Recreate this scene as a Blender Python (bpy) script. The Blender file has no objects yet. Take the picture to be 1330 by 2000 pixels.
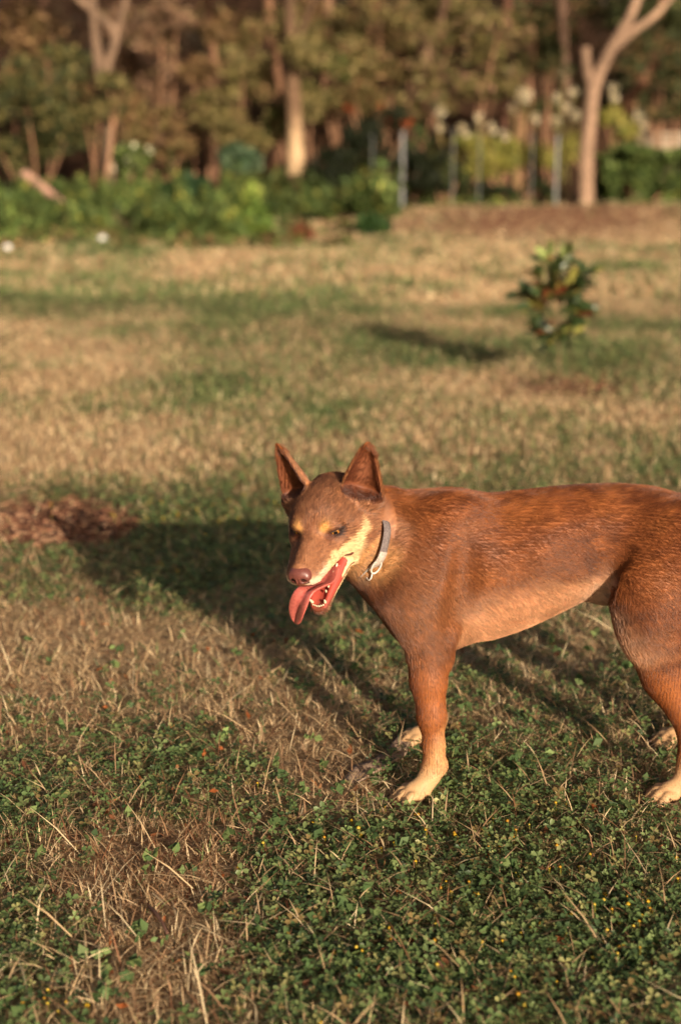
import bpy, math, random, time
import numpy as np
from mathutils import Vector, Matrix

T0 = time.time()
SC = bpy.context.scene
COL = SC.collection

# ------------------------------------------------------------------ camera
PITCH = math.radians(14.3)
CAM_H = 1.0
cam = bpy.data.cameras.new('camera')
cam.lens = 50.0
cam.sensor_fit = 'VERTICAL'
cam.sensor_height = 36.0
cam.sensor_width = 24.0
cam.clip_start = 0.05
cam.clip_end = 2000.0
cam.dof.use_dof = True
cam.dof.focus_distance = 2.12
cam.dof.aperture_fstop = 2.7
cam_ob = bpy.data.objects.new('camera', cam)
COL.objects.link(cam_ob)
cam_ob.location = (0, 0, CAM_H)
cam_ob.rotation_euler = (math.pi / 2 - PITCH, 0, 0)
SC.camera = cam_ob

# ------------------------------------------------------------------ sky, sun, exposure
SUN_EL = math.radians(15.5)
SHADOW_AZ = math.radians(23.0)            # shadows run away from the camera, this much to the left
sun_to = Vector((-math.sin(SHADOW_AZ) * math.cos(SUN_EL), math.cos(SHADOW_AZ) * math.cos(SUN_EL), -math.sin(SUN_EL)))
world = bpy.data.worlds.new('World')
SC.world = world
world.use_nodes = True
wn = world.node_tree
for n in list(wn.nodes):
    wn.nodes.remove(n)
sky = wn.nodes.new('ShaderNodeTexSky')
sky.sky_type = 'NISHITA'
sky.sun_disc = False
sky.sun_elevation = SUN_EL
sky.sun_rotation = math.atan2(-sun_to.x, -sun_to.y)
sky.dust_density = 6.0
sky.air_density = 0.8
sky.ozone_density = 0.4
bgn = wn.nodes.new('ShaderNodeBackground')
bgn.inputs['Strength'].default_value = 0.072
won = wn.nodes.new('ShaderNodeOutputWorld')
wn.links.new(sky.outputs[0], bgn.inputs['Color'])
wn.links.new(bgn.outputs[0], won.inputs['Surface'])
sun = bpy.data.lights.new('sun', 'SUN')
sun.energy = 5.0
sun.angle = math.radians(0.6)
sun.color = (1.0, 0.84, 0.66)
sun_ob = bpy.data.objects.new('sun', sun)
COL.objects.link(sun_ob)
sun_ob.rotation_euler = sun_to.to_track_quat('-Z', 'Y').to_euler()
sun_ob.location = (3, -6, 5)

SC.view_settings.view_transform = 'Standard'
SC.view_settings.look = 'None'
SC.view_settings.gamma = 1.0
SC.view_settings.use_curve_mapping = False
SC.view_settings.exposure = 0.55
SC.render.engine = 'CYCLES'
SC.cycles.max_bounces = 6
SC.cycles.transparent_max_bounces = 6
SC.cycles.sample_clamp_indirect = 4.0
SC.cycles.use_denoising = True
SC.cycles.denoiser = 'OPENIMAGEDENOISE'
SC.cycles.denoising_input_passes = 'RGB_ALBEDO_NORMAL'
SC.cycles.denoising_prefilter = 'FAST'

# ------------------------------------------------------------------ helpers
FPX = 2000 * 50 / 36.0                    # focal length in pixels of the 1330 x 2000 photograph


def P(px, py, Y):
    """The point at distance Y (metres in front of the camera) that the photograph shows at px, py."""
    a = (px - 665) / FPX
    b = (1000 - py) / FPX
    d = np.array([a, math.cos(PITCH) + b * math.sin(PITCH), -math.sin(PITCH) + b * math.cos(PITCH)])
    return np.array([0, 0, CAM_H]) + d * (Y / d[1])


def PG(px, py):
    """The point of level ground seen at px, py."""
    a = (px - 665) / FPX
    b = (1000 - py) / FPX
    d = np.array([a, math.cos(PITCH) + b * math.sin(PITCH), -math.sin(PITCH) + b * math.cos(PITCH)])
    return np.array([0, 0, CAM_H]) + d * (-CAM_H / d[2])


def PM(Y):
    """Pixels of the photograph per metre at distance Y (about eye height)."""
    return FPX / (Y * math.cos(PITCH) + 0.6 * math.sin(PITCH))


def srgb(r, g, b):
    f = lambda c: (c / 255 / 12.92) if c <= 10 else ((c / 255 + 0.055) / 1.055) ** 2.4
    return np.array([f(r), f(g), f(b)])


def link(o, parent=None):
    COL.objects.link(o)
    if parent is not None:
        o.parent = parent
    return o


def tag(o, label=None, cat=None, group=None, kind=None):
    if label:
        o['label'] = label
    if cat:
        o['category'] = cat
    if group:
        o['group'] = group
    if kind:
        o['kind'] = kind
    return o


def empty(name, loc):
    o = bpy.data.objects.new(name, None)
    o.empty_display_size = 0.05
    o.location = tuple(loc)
    return link(o)


def mesh_np(name, V, tris=None, quads=None, col=None, mat=None, smooth=False, parent=None, origin=(0, 0, 0), attrs=None):
    """One mesh object from numpy arrays; V in world metres, origin is where the object (or its parent empty) sits."""
    V = np.asarray(V, np.float32) - np.asarray(origin, np.float32)
    me = bpy.data.meshes.new(name)
    nt = 0 if tris is None else len(tris)
    nq = 0 if quads is None else len(quads)
    me.vertices.add(len(V))
    me.vertices.foreach_set('co', V.ravel())
    parts = []
    if nt:
        parts.append(np.asarray(tris, np.int32).ravel())
    if nq:
        parts.append(np.asarray(quads, np.int32).ravel())
    li = np.concatenate(parts)
    me.loops.add(len(li))
    me.loops.foreach_set('vertex_index', li)
    me.polygons.add(nt + nq)
    ls = np.concatenate([np.arange(nt, dtype=np.int32) * 3, nt * 3 + np.arange(nq, dtype=np.int32) * 4])
    me.polygons.foreach_set('loop_start', ls)
    me.update(calc_edges=True)
    if smooth:
        me.polygons.foreach_set('use_smooth', np.ones(nt + nq, bool))
    if col is not None:
        c4 = np.ones((len(V), 4), np.float32)
        c4[:, :3] = col
        at = me.color_attributes.new('col', 'FLOAT_COLOR', 'POINT')
        at.data.foreach_set('color', c4.ravel())
    for k, v in (attrs or {}).items():
        at = me.attributes.new(k, 'FLOAT', 'POINT')
        at.data.foreach_set('value', np.asarray(v, np.float32))
    if mat:
        me.materials.append(mat)
    o = bpy.data.objects.new(name, me)
    if parent is None:
        o.location = tuple(origin)
    return link(o, parent)


def vnoise(p, seed=0):
    """Smooth value noise, p (N,2) or (N,3), in 0..1."""
    p = np.asarray(p, np.float64)
    i = np.floor(p).astype(np.int64)
    f = p - i
    f = f * f * (3 - 2 * f)
    dim = p.shape[1]
    out = np.zeros(len(p))
    for c in range(1 << dim):
        w = np.ones(len(p))
        h = np.full(len(p), seed * 7919 + 13, np.int64)
        for k in range(dim):
            o = (c >> k) & 1
            w *= f[:, k] if o else 1 - f[:, k]
            h = (h * 73856093) ^ ((i[:, k] + o) * (19349663, 83492791, 2654435761)[k])
            h &= 0x7fffffff
        h = (h ^ (h >> 13)) * 1274126177 & 0x7fffffff
        h = (h ^ (h >> 16)) * 668265263 & 0x7fffffff
        out += w * ((h >> 7) & 0xffff) / 65535.0
    return out


def fbm(p, octaves=4, seed=0):
    p = np.asarray(p, float)
    s, a, t = 0, 1.0, 0
    for k in range(octaves):
        s = s + a * vnoise(p * (2.03 ** k) + 17.3 * k, seed + k)
        t += a
        a *= 0.52
    return s / t


# ------------------------------------------------------------------ materials
def new_mat(name):
    m = bpy.data.materials.new(name)
    m.use_nodes = True
    nt = m.node_tree
    for n in list(nt.nodes):
        nt.nodes.remove(n)
    out = nt.nodes.new('ShaderNodeOutputMaterial')
    return m, nt, out


def principled(nt, **kw):
    b = nt.nodes.new('ShaderNodeBsdfPrincipled')
    for k, v in kw.items():
        b.inputs[k.replace('_', ' ')].default_value = v
    return b


def mat_attr(name, rough=0.6, transl=0.0, spec=0.3, noise=0.0, nscale=40.0, bump=0.0):
    """Colour from the mesh's own 'col' attribute, some of the light passing through (leaves)."""
    m, nt, out = new_mat(name)
    a = nt.nodes.new('ShaderNodeAttribute')
    a.attribute_name = 'col'
    csock = a.outputs['Color']
    if noise > 0 or bump > 0:
        tc = nt.nodes.new('ShaderNodeTexCoord')
        nz = nt.nodes.new('ShaderNodeTexNoise')
        nz.inputs['Scale'].default_value = nscale
        nz.inputs['Detail'].default_value = 5
        nt.links.new(tc.outputs['Object'], nz.inputs['Vector'])
    if noise > 0:
        mr = nt.nodes.new('ShaderNodeMapRange')
        mr.inputs['From Min'].default_value = 0.3
        mr.inputs['From Max'].default_value = 0.7
        mr.inputs['To Min'].default_value = 1 - noise
        mr.inputs['To Max'].default_value = 1 + noise
        nt.links.new(nz.outputs[0], mr.inputs['Value'])
        mx = nt.nodes.new('ShaderNodeVectorMath')
        mx.operation = 'SCALE'
        nt.links.new(csock, mx.inputs[0])
        nt.links.new(mr.outputs[0], mx.inputs['Scale'])
        csock = mx.outputs[0]
    b = principled(nt, Roughness=rough, Specular_IOR_Level=spec)
    nt.links.new(csock, b.inputs['Base Color'])
    if bump > 0:
        bp = nt.nodes.new('ShaderNodeBump')
        bp.inputs['Strength'].default_value = bump
        bp.inputs['Distance'].default_value = 0.01
        nt.links.new(nz.outputs[0], bp.inputs['Height'])
        nt.links.new(bp.outputs[0], b.inputs['Normal'])
    if transl > 0:
        t = nt.nodes.new('ShaderNodeBsdfTranslucent')
        nt.links.new(csock, t.inputs['Color'])
        mix = nt.nodes.new('ShaderNodeMixShader')
        mix.inputs[0].default_value = transl
        nt.links.new(b.outputs[0], mix.inputs[1])
        nt.links.new(t.outputs[0], mix.inputs[2])
        nt.links.new(mix.outputs[0], out.inputs['Surface'])
    else:
        nt.links.new(b.outputs[0], out.inputs['Surface'])
    return m


def mat_noise(name, c1, c2, scale=20.0, rough=0.8, spec=0.3, stretch=(1, 1, 1), bump=0.3, bdist=0.005, coat=0.0, metallic=0.0):
    """Two colours mixed by noise in the object's own space."""
    m, nt, out = new_mat(name)
    tc = nt.nodes.new('ShaderNodeTexCoord')
    mp = nt.nodes.new('ShaderNodeMapping')
    mp.inputs['Scale'].default_value = stretch
    nz = nt.nodes.new('ShaderNodeTexNoise')
    nz.inputs['Scale'].default_value = scale
    nz.inputs['Detail'].default_value = 6
    nz.inputs['Roughness'].default_value = 0.62
    rp = nt.nodes.new('ShaderNodeValToRGB')
    rp.color_ramp.elements[0].position = 0.34
    rp.color_ramp.elements[1].position = 0.68
    rp.color_ramp.elements[0].color = (*c1, 1)
    rp.color_ramp.elements[1].color = (*c2, 1)
    b = principled(nt, Roughness=rough, Specular_IOR_Level=spec, Coat_Weight=coat, Metallic=metallic)
    bp = nt.nodes.new('ShaderNodeBump')
    bp.inputs['Strength'].default_value = bump
    bp.inputs['Distance'].default_value = bdist
    L = nt.links.new
    L(tc.outputs['Object'], mp.inputs['Vector'])
    L(mp.outputs[0], nz.inputs['Vector'])
    L(nz.outputs[0], rp.inputs[0])
    L(rp.outputs[0], b.inputs['Base Color'])
    L(nz.outputs[0], bp.inputs['Height'])
    L(bp.outputs[0], b.inputs['Normal'])
    L(b.outputs[0], out.inputs['Surface'])
    return m

# ------------------------------------------------------------------ the dog: one surface grown from a distance field
rng = np.random.default_rng(7)


def axis_pts(segs):
    out = []
    for a, b, h in segs:
        n = max(2, int(round((b - a) / h)))
        out.append(np.linspace(a, b, n, endpoint=False))
    out.append([segs[-1][1]])
    return np.concatenate(out).astype(np.float32)


def smin(a, b, k):
    if k <= 0:
        return np.minimum(a, b)
    h = np.maximum(k - np.abs(a - b), 0) / k
    return np.minimum(a, b) - h * h * k * 0.25


def smax(a, b, k):
    return -smin(-a, -b, k)


def d_cone(p, a, b, ra, rb, flat=None):
    """Rounded cone from a to b; flat=(unit axis, factor) squeezes it along that axis."""
    a = np.asarray(a, np.float32)
    b = np.asarray(b, np.float32)
    q = [p[i] - a[i] for i in range(3)]
    ba = b - a
    if flat is not None:
        u, s = flat
        u = np.asarray(u, np.float32)
        dt = (q[0] * u[0] + q[1] * u[1] + q[2] * u[2]) * np.float32(1 / s - 1)
        q = [q[i] + dt * u[i] for i in range(3)]
        ba = ba + u * float(ba @ u) * (1 / s - 1)
    t = np.clip((q[0] * ba[0] + q[1] * ba[1] + q[2] * ba[2]) / max(float(ba @ ba), 1e-12), 0, 1)
    d = np.sqrt((q[0] - t * ba[0]) ** 2 + (q[1] - t * ba[1]) ** 2 + (q[2] - t * ba[2]) ** 2) - (ra + (rb - ra) * t)
    if flat is not None:
        d = d * max(flat[1], 0.6)
    return d


def d_ell(p, c, r, M=None):
    q = [p[i] - np.float32(c[i]) for i in range(3)]
    if M is not None:
        q = [sum(np.float32(M[j][i]) * q[i] for i in range(3)) for j in range(3)]
    k0 = np.sqrt(sum((q[i] / np.float32(r[i])) ** 2 for i in range(3)))
    k1 = np.sqrt(sum((q[i] / np.float32(r[i] * r[i])) ** 2 for i in range(3))) + 1e-6
    return k0 * (k0 - 1) / k1


def surface_net(D, gx, gy, gz):
    """Vertices and quads of the zero level of D on a rectilinear grid."""
    S = D < 0
    nx, ny, nz = D.shape
    c = np.zeros((nx - 1, ny - 1, nz - 1), np.uint8)
    for i in (0, 1):
        for j in (0, 1):
            for k in (0, 1):
                c += S[i:nx - 1 + i, j:ny - 1 + j, k:nz - 1 + k]
    I, J, K = np.nonzero((c > 0) & (c < 8))
    flat = (I.astype(np.int64) * (ny - 1) + J) * (nz - 1) + K
    pos = np.zeros((len(I), 3))
    cnt = np.zeros(len(I))
    G = (gx, gy, gz)
    for ax in range(3):
        for u in (0, 1):
            for v in (0, 1):
                o = [0, 0, 0]
                oth = [x for x in range(3) if x != ax]
                o[oth[0]] = u
                o[oth[1]] = v
                a = (I + o[0], J + o[1], K + o[2])
                o[ax] = 1
                b = (I + o[0], J + o[1], K + o[2])
                da, db = D[a].astype(np.float64), D[b].astype(np.float64)
                m = (da < 0) != (db < 0)
                t = np.where(m, da / np.where(np.abs(da - db) < 1e-12, 1, da - db), 0)
                for x in range(3):
                    ca, cb = G[x][a[x]], G[x][b[x]]
                    pos[:, x] += m * (ca + (cb - ca) * t)
                cnt += m
    pos /= cnt[:, None]
    quads = []
    for ax in range(3):
        sl_a = [slice(None)] * 3
        sl_b = [slice(None)] * 3
        sl_a[ax] = slice(0, -1)
        sl_b[ax] = slice(1, None)
        m = S[tuple(sl_a)] != S[tuple(sl_b)]
        E = np.array(np.nonzero(m))
        oth = [x for x in range(3) if x != ax]
        lim = (nx - 1, ny - 1, nz - 1)
        ok = np.ones(E.shape[1], bool)
        for x in oth:
            ok &= (E[x] > 0) & (E[x] < lim[x])
        E = E[:, ok]
        inside = S[tuple(E)]
        q = []
        for du, dv in ((-1, -1), (0, -1), (0, 0), (-1, 0)):
            e = E.copy()
            e[oth[0]] += du
            e[oth[1]] += dv
            q.append(np.searchsorted(flat, (e[0].astype(np.int64) * (ny - 1) + e[1]) * (nz - 1) + e[2]))
        q = np.array(q).T
        flip = inside if ax != 1 else ~inside
        q[~flip] = q[~flip][:, ::-1]
        quads.append(q)
    return pos, np.concatenate(quads)


def vert_normals(V, Q):
    n = np.cross(V[Q[:, 2]] - V[Q[:, 0]], V[Q[:, 3]] - V[Q[:, 1]])
    out = np.zeros_like(V)
    for k in range(4):
        np.add.at(out, Q[:, k], n)
    return out / (np.linalg.norm(out, axis=1, keepdims=True) + 1e-12)


# --- head frame: local centimetres, x to the nose, y to the dog's left, z up
def head_rot(th, ph, ro):
    B = np.array([[0, 1, 0], [-1, 0, 0], [0, 0, 1.0]])
    c, s = math.cos(ro), math.sin(ro)
    Rr = np.array([[1, 0, 0], [0, c, -s], [0, s, c]])
    c, s = math.cos(ph), math.sin(ph)
    Rp = np.array([[c, 0, s], [0, 1, 0], [-s, 0, c]])
    c, s = math.cos(-th), math.sin(-th)
    Rz = np.array([[c, -s, 0], [s, c, 0], [0, 0, 1]])
    return Rz @ B @ Rp @ Rr


HR = head_rot(math.radians(20), math.radians(15), math.radians(5.3))
HP = np.array([-0.0195, 2.09, 0.4508])
HS = 1.02 / 100


def h2w(p):
    return np.asarray(p, float) @ HR.T * HS + HP


def w2h(p):
    return (np.asarray(p, float) - HP) @ HR / HS


JA = math.radians(29)
JH = np.array([-0.5, 0, -2.2])


def j2h(p):
    """From closed-jaw coordinates to head coordinates with the mouth open."""
    p = np.asarray(p, float) - JH
    c, s = math.cos(JA), math.sin(JA)
    return np.stack([p[..., 0] * c + p[..., 2] * s, p[..., 1], -p[..., 0] * s + p[..., 2] * c], -1) + JH


def h2j(p):
    p = np.asarray(p, float) - JH
    c, s = math.cos(JA), math.sin(JA)
    return np.stack([p[..., 0] * c - p[..., 2] * s, p[..., 1], p[..., 0] * s + p[..., 2] * c], -1) + JH


EAR = {}
for sg in (1, -1):
    base = np.array([-2.4, sg * 4.7, 2.6])
    tip = np.array([-3.5, sg * 7.35, 11.7])
    u = tip - base
    ln = np.linalg.norm(u)
    u /= ln
    f = np.array([0.90, sg * 0.42, 0.05])
    f -= u * (f @ u)
    f /= np.linalg.norm(f)
    EAR[sg] = (base, u, f, np.cross(u, f), ln)


def ear_coords(q, sg):
    base, u, f, s, ln = EAR[sg]
    d = [q[i] - np.float32(base[i]) for i in range(3)]
    dot = lambda a: d[0] * np.float32(a[0]) + d[1] * np.float32(a[1]) + d[2] * np.float32(a[2])
    return dot(u) / np.float32(ln), dot(f), dot(s)


def ear_w(t):
    return 3.65 * np.clip(1 - np.clip(t, 0, 1), 0.0005, 1) ** 0.74 * (1 - 0.1 * np.clip(-t, 0, 1)) + 0.1


def d_ear(q, sg):
    t, fz, sd = ear_coords(q, sg)
    w = ear_w(t).astype(np.float32)
    dp = w * 0.56
    k = np.sqrt((sd / w) ** 2 + (fz / dp) ** 2) + 1e-6
    outer = (k - 1) * dp * 0.9
    outer = np.maximum(outer, np.maximum((-0.25 - t) * 9, (t - 1.0) * 9))
    th = 0.34 - 0.10 * np.clip(t, 0, 1)
    wi = np.maximum(w - th, 0.05)
    di = dp * 1.25
    fi = fz - (di - dp + th * 1.1)
    k2 = np.sqrt((sd / wi) ** 2 + (fi / di) ** 2) + 1e-6
    inner = (k2 - 1) * np.minimum(wi, di) * 0.9
    inner = smax(inner, (0.10 - t - 0.05 * fz / w) * 9, 0.5)
    return smax(outer, -inner, 0.18)


# --- grid
gx = axis_pts([(-0.135, 0.10, 0.0017), (0.10, 0.76, 0.0033)])
gy = axis_pts([(1.93, 2.175, 0.0017), (2.175, 2.37, 0.0033)])
gz = axis_pts([(-0.006, 0.06, 0.0022), (0.06, 0.29, 0.0033), (0.29, 0.60, 0.0017)])
D = np.full((len(gx), len(gy), len(gz)), 0.06, np.float32)


def block(lo, hi):
    sl = []
    for g, a, b in zip((gx, gy, gz), lo, hi):
        i0 = max(0, np.searchsorted(g, a) - 1)
        i1 = min(len(g), np.searchsorted(g, b) + 1)
        sl.append(slice(i0, max(i1, i0 + 1)))
    p = (gx[sl[0]][:, None, None], gy[sl[1]][None, :, None], gz[sl[2]][None, None, :])
    return tuple(sl), p


def cone(a, b, ra, rb, k=0.02, flat=None, sub=False):
    a = np.asarray(a, float)
    b = np.asarray(b, float)
    m = max(ra, rb) * (max(1, flat[1]) if flat else 1) + k + 0.012
    sl, p = block(np.minimum(a, b) - m, np.maximum(a, b) + m)
    d = d_cone(p, a, b, ra, rb, flat)
    D[sl] = smax(D[sl], -d, k) if sub else smin(D[sl], d, k)


def ell(c, r, k=0.02, M=None, sub=False):
    m = max(r) + k + 0.012
    sl, p = block(np.asarray(c) - m, np.asarray(c) + m)
    d = d_ell(p, c, r, M)
    D[sl] = smax(D[sl], -d, k) if sub else smin(D[sl], d, k)


YC, YN, YF = 2.182, 2.100, 2.264
YPAW = {YN: 2.060, YF: 2.283}          # the legs stand a little apart at the paws
# torso: photograph outline (px, top, bottom) and half width in metres
TOR = np.array([
    (772, 1030, 1175, 0.040), (790, 1000, 1215, 0.060), (815, 982, 1236, 0.074), (850, 972, 1247, 0.083), (900, 969, 1252, 0.089),
    (960, 967, 1245, 0.092), (1020, 961, 1225, 0.090), (1080, 954, 1198, 0.083), (1140, 949, 1168, 0.073), (1200, 947, 1142, 0.066),
    (1270, 953, 1136, 0.070), (1340, 973, 1150, 0.072), (1400, 1005, 1150, 0.060), (1440, 1045, 1125, 0.036)], float)
tx = np.array([P(r[0], 1100, YC)[0] for r in TOR])
tt = np.array([P(r[0], r[1], YC)[2] for r in TOR])
tb = np.array([P(r[0], r[2], YC)[2] for r in TOR])


def smooth_interp(x, xs, ys):
    fine = np.linspace(xs[0], xs[-1], 400)
    v = np.interp(fine, xs, ys)
    ker = np.hanning(41)
    ker /= ker.sum()
    v = np.convolve(np.pad(v, 20, mode='edge'), ker, mode='valid')
    return np.interp(x, fine, v)


sl, p = block((tx[0] - 0.03, 2.03, 0.15), (tx[-1] + 0.03, 2.33, 0.56))
xx = gx[sl[0]]
zt = smooth_interp(xx, tx, tt)
zb = smooth_interp(xx, tx, tb)
ww = smooth_interp(xx, tx, TOR[:, 3])
zc = ((zt + zb) / 2).astype(np.float32)[:, None, None]
hh = ((zt - zb) / 2).astype(np.float32)[:, None, None]
wv = ww.astype(np.float32)[:, None, None]
rel = (p[2] - zc) / hh
wz = wv * (1 - 0.22 * np.clip(-rel, 0, 1.2) ** 1.5 - 0.10 * np.clip(rel, 0, 1.2) ** 2)
dy = np.abs(p[1] - np.float32(YC))
k0 = ((dy / wz) ** 2.2 + np.abs(rel) ** 2.2) ** np.float32(1 / 2.2) + 1e-6
k1 = np.sqrt((dy / wz ** 2) ** 2 + (rel / hh) ** 2) + 1e-4
dT = (k0 - 1) * np.minimum(wz, hh) * 0.95
dT = smax(dT, np.maximum(np.float32(tx[0]) - p[0], p[0] - np.float32(tx[-1])) + 0 * dT, 0.05)
D[sl] = smin(D[sl], dT, 0.0)

yax = np.array([0, 1, 0])
# neck
for (a, ya, ra), (b, yb, rb), k in [(((684, 1036), 2.146, 0.060), ((738, 1046), 2.160, 0.070), 0.02),
                                     (((738, 1046), 2.160, 0.070), ((815, 1085), 2.178, 0.088), 0.03),
                                     (((815, 1085), 2.178, 0.088), ((905, 1100), 2.182, 0.082), 0.04)]:
    cone(P(*a, ya), P(*b, yb), ra, rb, k)
cone(P(744, 1095, 2.155), P(806, 1162, 2.170), 0.044, 0.055, 0.04)
for yl, sgn in ((YN, -1), (YF, 1)):
    n = sgn < 0
    e0, e1_ = (1285, 1552) if n else (1240, 1446)
    q = lambda px, py, dyy=0.0: P(px, py, yl + dyy + (YPAW[yl] - yl) * float(np.clip((py - e0) / (e1_ - e0), 0, 1)))
    # shoulder blade, upper arm, elbow
    cone(q(880, 1015, -sgn * 0.028), q(808, 1150, -sgn * 0.006), 0.038, 0.048, 0.04, (yax, 0.62))
    cone(q(808, 1150, -sgn * 0.004), q(838, 1258), 0.050, 0.034, 0.025, (yax, 0.70))
    cone(q(856, 1080, -sgn * 0.012), q(838, 1225, -sgn * 0.002), 0.040, 0.034, 0.025, (yax, 0.6))
    off = 0 if n else -18
    if n:
        leg = [(834, 1285, .0310), (836, 1330, .0270), (843, 1400, .0210), (847, 1455, .0152), (848, 1490, .0155), (839, 1515, .0148), (822, 1540, .0148)]
        paw = (806, 1557)
        elbow = (862, 1288)
    else:
        leg = [(840, 1240, .032), (842, 1280, .028), (846, 1330, .022), (850, 1375, .0150), (850, 1398, .0150), (844, 1416, .0145), (830, 1436, .0145)]
        paw = (814, 1449)
        elbow = (862, 1240)
    for (ax_, ay_, ar), (bx_, by_, br) in zip(leg[:-1], leg[1:]):
        cone(q(ax_, ay_), q(bx_, by_), ar, br, 0.010, (yax, 0.86))
    ell(q(*elbow), (0.016, 0.015, 0.020), 0.016)
    cx, cy = leg[4][0] + 13, leg[4][1] + 8
    ell(q(cx, cy), (0.008, 0.008, 0.010), 0.012)
    # hind leg
    if n:
        hip, stif, mid, hock, foot = (1350, 1085), (1256, 1192), (1300, 1320), (1350, 1425), (1336, 1530)
        hpaw = (1302, 1556)
    else:
        hip, stif, mid, hock, foot = (1350, 1075), (1262, 1160), (1305, 1265), (1350, 1345), (1336, 1432)
        hpaw = (1312, 1452)
    cone(q(*hip, -sgn * 0.018), q(stif[0] + 22, stif[1] - 35), 0.082, 0.056, 0.04, (yax, 0.60))
    cone(q(1385, 1120, -sgn * 0.012), q(1350, 1250, 0), 0.052, 0.036, 0.04, (yax, 0.66))
    cone(q(stif[0] + 12, stif[1] - 20), q(stif[0] + 20, stif[1] + 40), 0.046, 0.044, 0.035, (yax, 0.7))
    cone(q(stif[0] + 20, stif[1] + 30), q(*mid), 0.045, 0.033, 0.03, (yax, 0.75))
    cone(q(*mid), q(*hock), 0.033, 0.0215, 0.02, (yax, 0.82))
    ell(q(hock[0] + 12, hock[1] - 6), (0.016, 0.014, 0.017), 0.016)
    cone(q(*hock), q(*foot), 0.0185, 0.0160, 0.012, (yax, 0.9))
    # paws: metacarpus, four toes and a pad, in metres around the paw's centre, facing the dog's front
    for (ppx, ppy), yw in ((paw, 0.21), (hpaw, 0.2)):
        c = P(ppx, ppy, YPAW[yl])
        c[2] = 0.021
        fw = np.array([-math.cos(yw), -math.sin(yw), 0.0])
        sdv = np.array([-math.sin(yw), math.cos(yw), 0.0])
        loc = lambda a_, b_, z_: np.array([c[0], c[1], 0]) + fw * a_ + sdv * b_ + np.array([0, 0, z_])
        up = leg[-1] if (ppx, ppy) == paw else (foot[0], foot[1], .016)
        cone(q(up[0], up[1]), loc(0.0, 0, 0.021), up[2], 0.0150, 0.010)
        for lat, fwd, ang in ((-0.0165, 0.006, -0.28), (-0.006, 0.015, -0.08), (0.006, 0.015, 0.08), (0.0165, 0.006, 0.28)):
            tip = loc(fwd + 0.015, lat + ang * 0.015, 0.0085)
            kn = loc(fwd + 0.001, lat + ang * 0.001, 0.0205)
            cone(loc(-0.006, lat * 0.72, 0.019), kn, 0.0092, 0.0080, 0.0035)
            cone(kn, tip, 0.0080, 0.0070, 0.0015)
        ell(loc(0.0, 0, 0.009), (0.015, 0.014, 0.009), 0.006)
# relief: hollow behind the shoulder, flank hollow, elbow fold
for sgn, ys in ((-1, YC - 0.102), (1, YC + 0.102)):
    cone(P(915, 1010, ys + sgn * 0.006), P(893, 1220, ys + sgn * 0.002), 0.008, 0.012, 0.034, sub=True)
    ell(P(1150, 1085, YC + sgn * 0.090), (0.045, 0.016, 0.030), 0.03, sub=True)
    cone(P(1188, 1090, YC + sgn * 0.088), P(1192, 1150, YC + sgn * 0.075), 0.008, 0.012, 0.016, sub=True)
# groin, belly tuft, sternum and tail
ell(P(1190, 1150, YC), (0.035, 0.030, 0.022), 0.025)
ell(P(835, 1215, YC), (0.050, 0.055, 0.045), 0.04)
tail = [(1425, 1040, .024), (1470, 1080, .023), (1500, 1160, .023), (1512, 1260, .022), (1508, 1350, .013)]
for (ax_, ay_, ar), (bx_, by_, br) in zip(tail[:-1], tail[1:]):
    cone(P(ax_, ay_, YC), P(bx_, by_, YC), ar, br, 0.02)

# --- head field
sl, p = block((-0.135, 1.93, 0.29), (0.10, 2.19, 0.60))
q3 = [p[0] - np.float32(HP[0]), p[1] - np.float32(HP[1]), p[2] - np.float32(HP[2])]
hq = [sum(q3[i] * np.float32(HR[i, j] / HS) for i in range(3)) for j in range(3)]     # local centimetres
jq_c, jq_s = math.cos(JA), math.sin(JA)
a0, a2 = hq[0] - JH[0], hq[2] - JH[2]
jq = [(a0 * jq_c - a2 * jq_s + JH[0]).astype(np.float32), hq[1], (a0 * jq_s + a2 * jq_c + JH[2]).astype(np.float32)]
H = None


def hu(d, k):
    global H
    H = d if H is None else smin(H, d, k)


hu(d_ell(hq, (-0.8, 0, 1.2), (6.0, 5.2, 4.7)), 0)
hu(d_ell(hq, (2.5, 0, 2.0), (3.2, 3.7, 2.8)), 1.2)
hu(d_cone(hq, (4.0, 0, 0.45), (11.6, 0, -1.35), 2.1, 1.5), 1.4)
hu(d_cone(hq, (4.0, 0, -1.5), (11.3, 0, -2.35), 2.4, 1.6), 0.8)
for sg in (1, -1):
    hu(d_cone(hq, (3.0, sg * 2.1, -1.2), (11.2, sg * 1.15, -2.4), 2.35, 1.5), 0.8)
    hu(d_ell(hq, (0.6, sg * 3.7, -1.6), (3.3, 2.0, 2.8)), 1.5)
    hu(d_ell(hq, (3.0, sg * 3.1, -0.45), (2.3, 1.4, 1.15)), 1.0)
    hu(d_ell(hq, (4.3, sg * 2.15, 2.35), (1.4, 1.2, 0.75)), 0.9)
    hu(d_ell(hq, (-2.2, sg * 4.6, -1.9), (3.2, 2.3, 3.8)), 1.8)
hu(d_ell(hq, (-4.5, 0, 0.0), (4.0, 5.2, 5.2)), 2.0)
hu(d_ell(hq, (12.1, 0, -2.0), (1.0, 1.45, 1.3)), 0.7)
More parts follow.
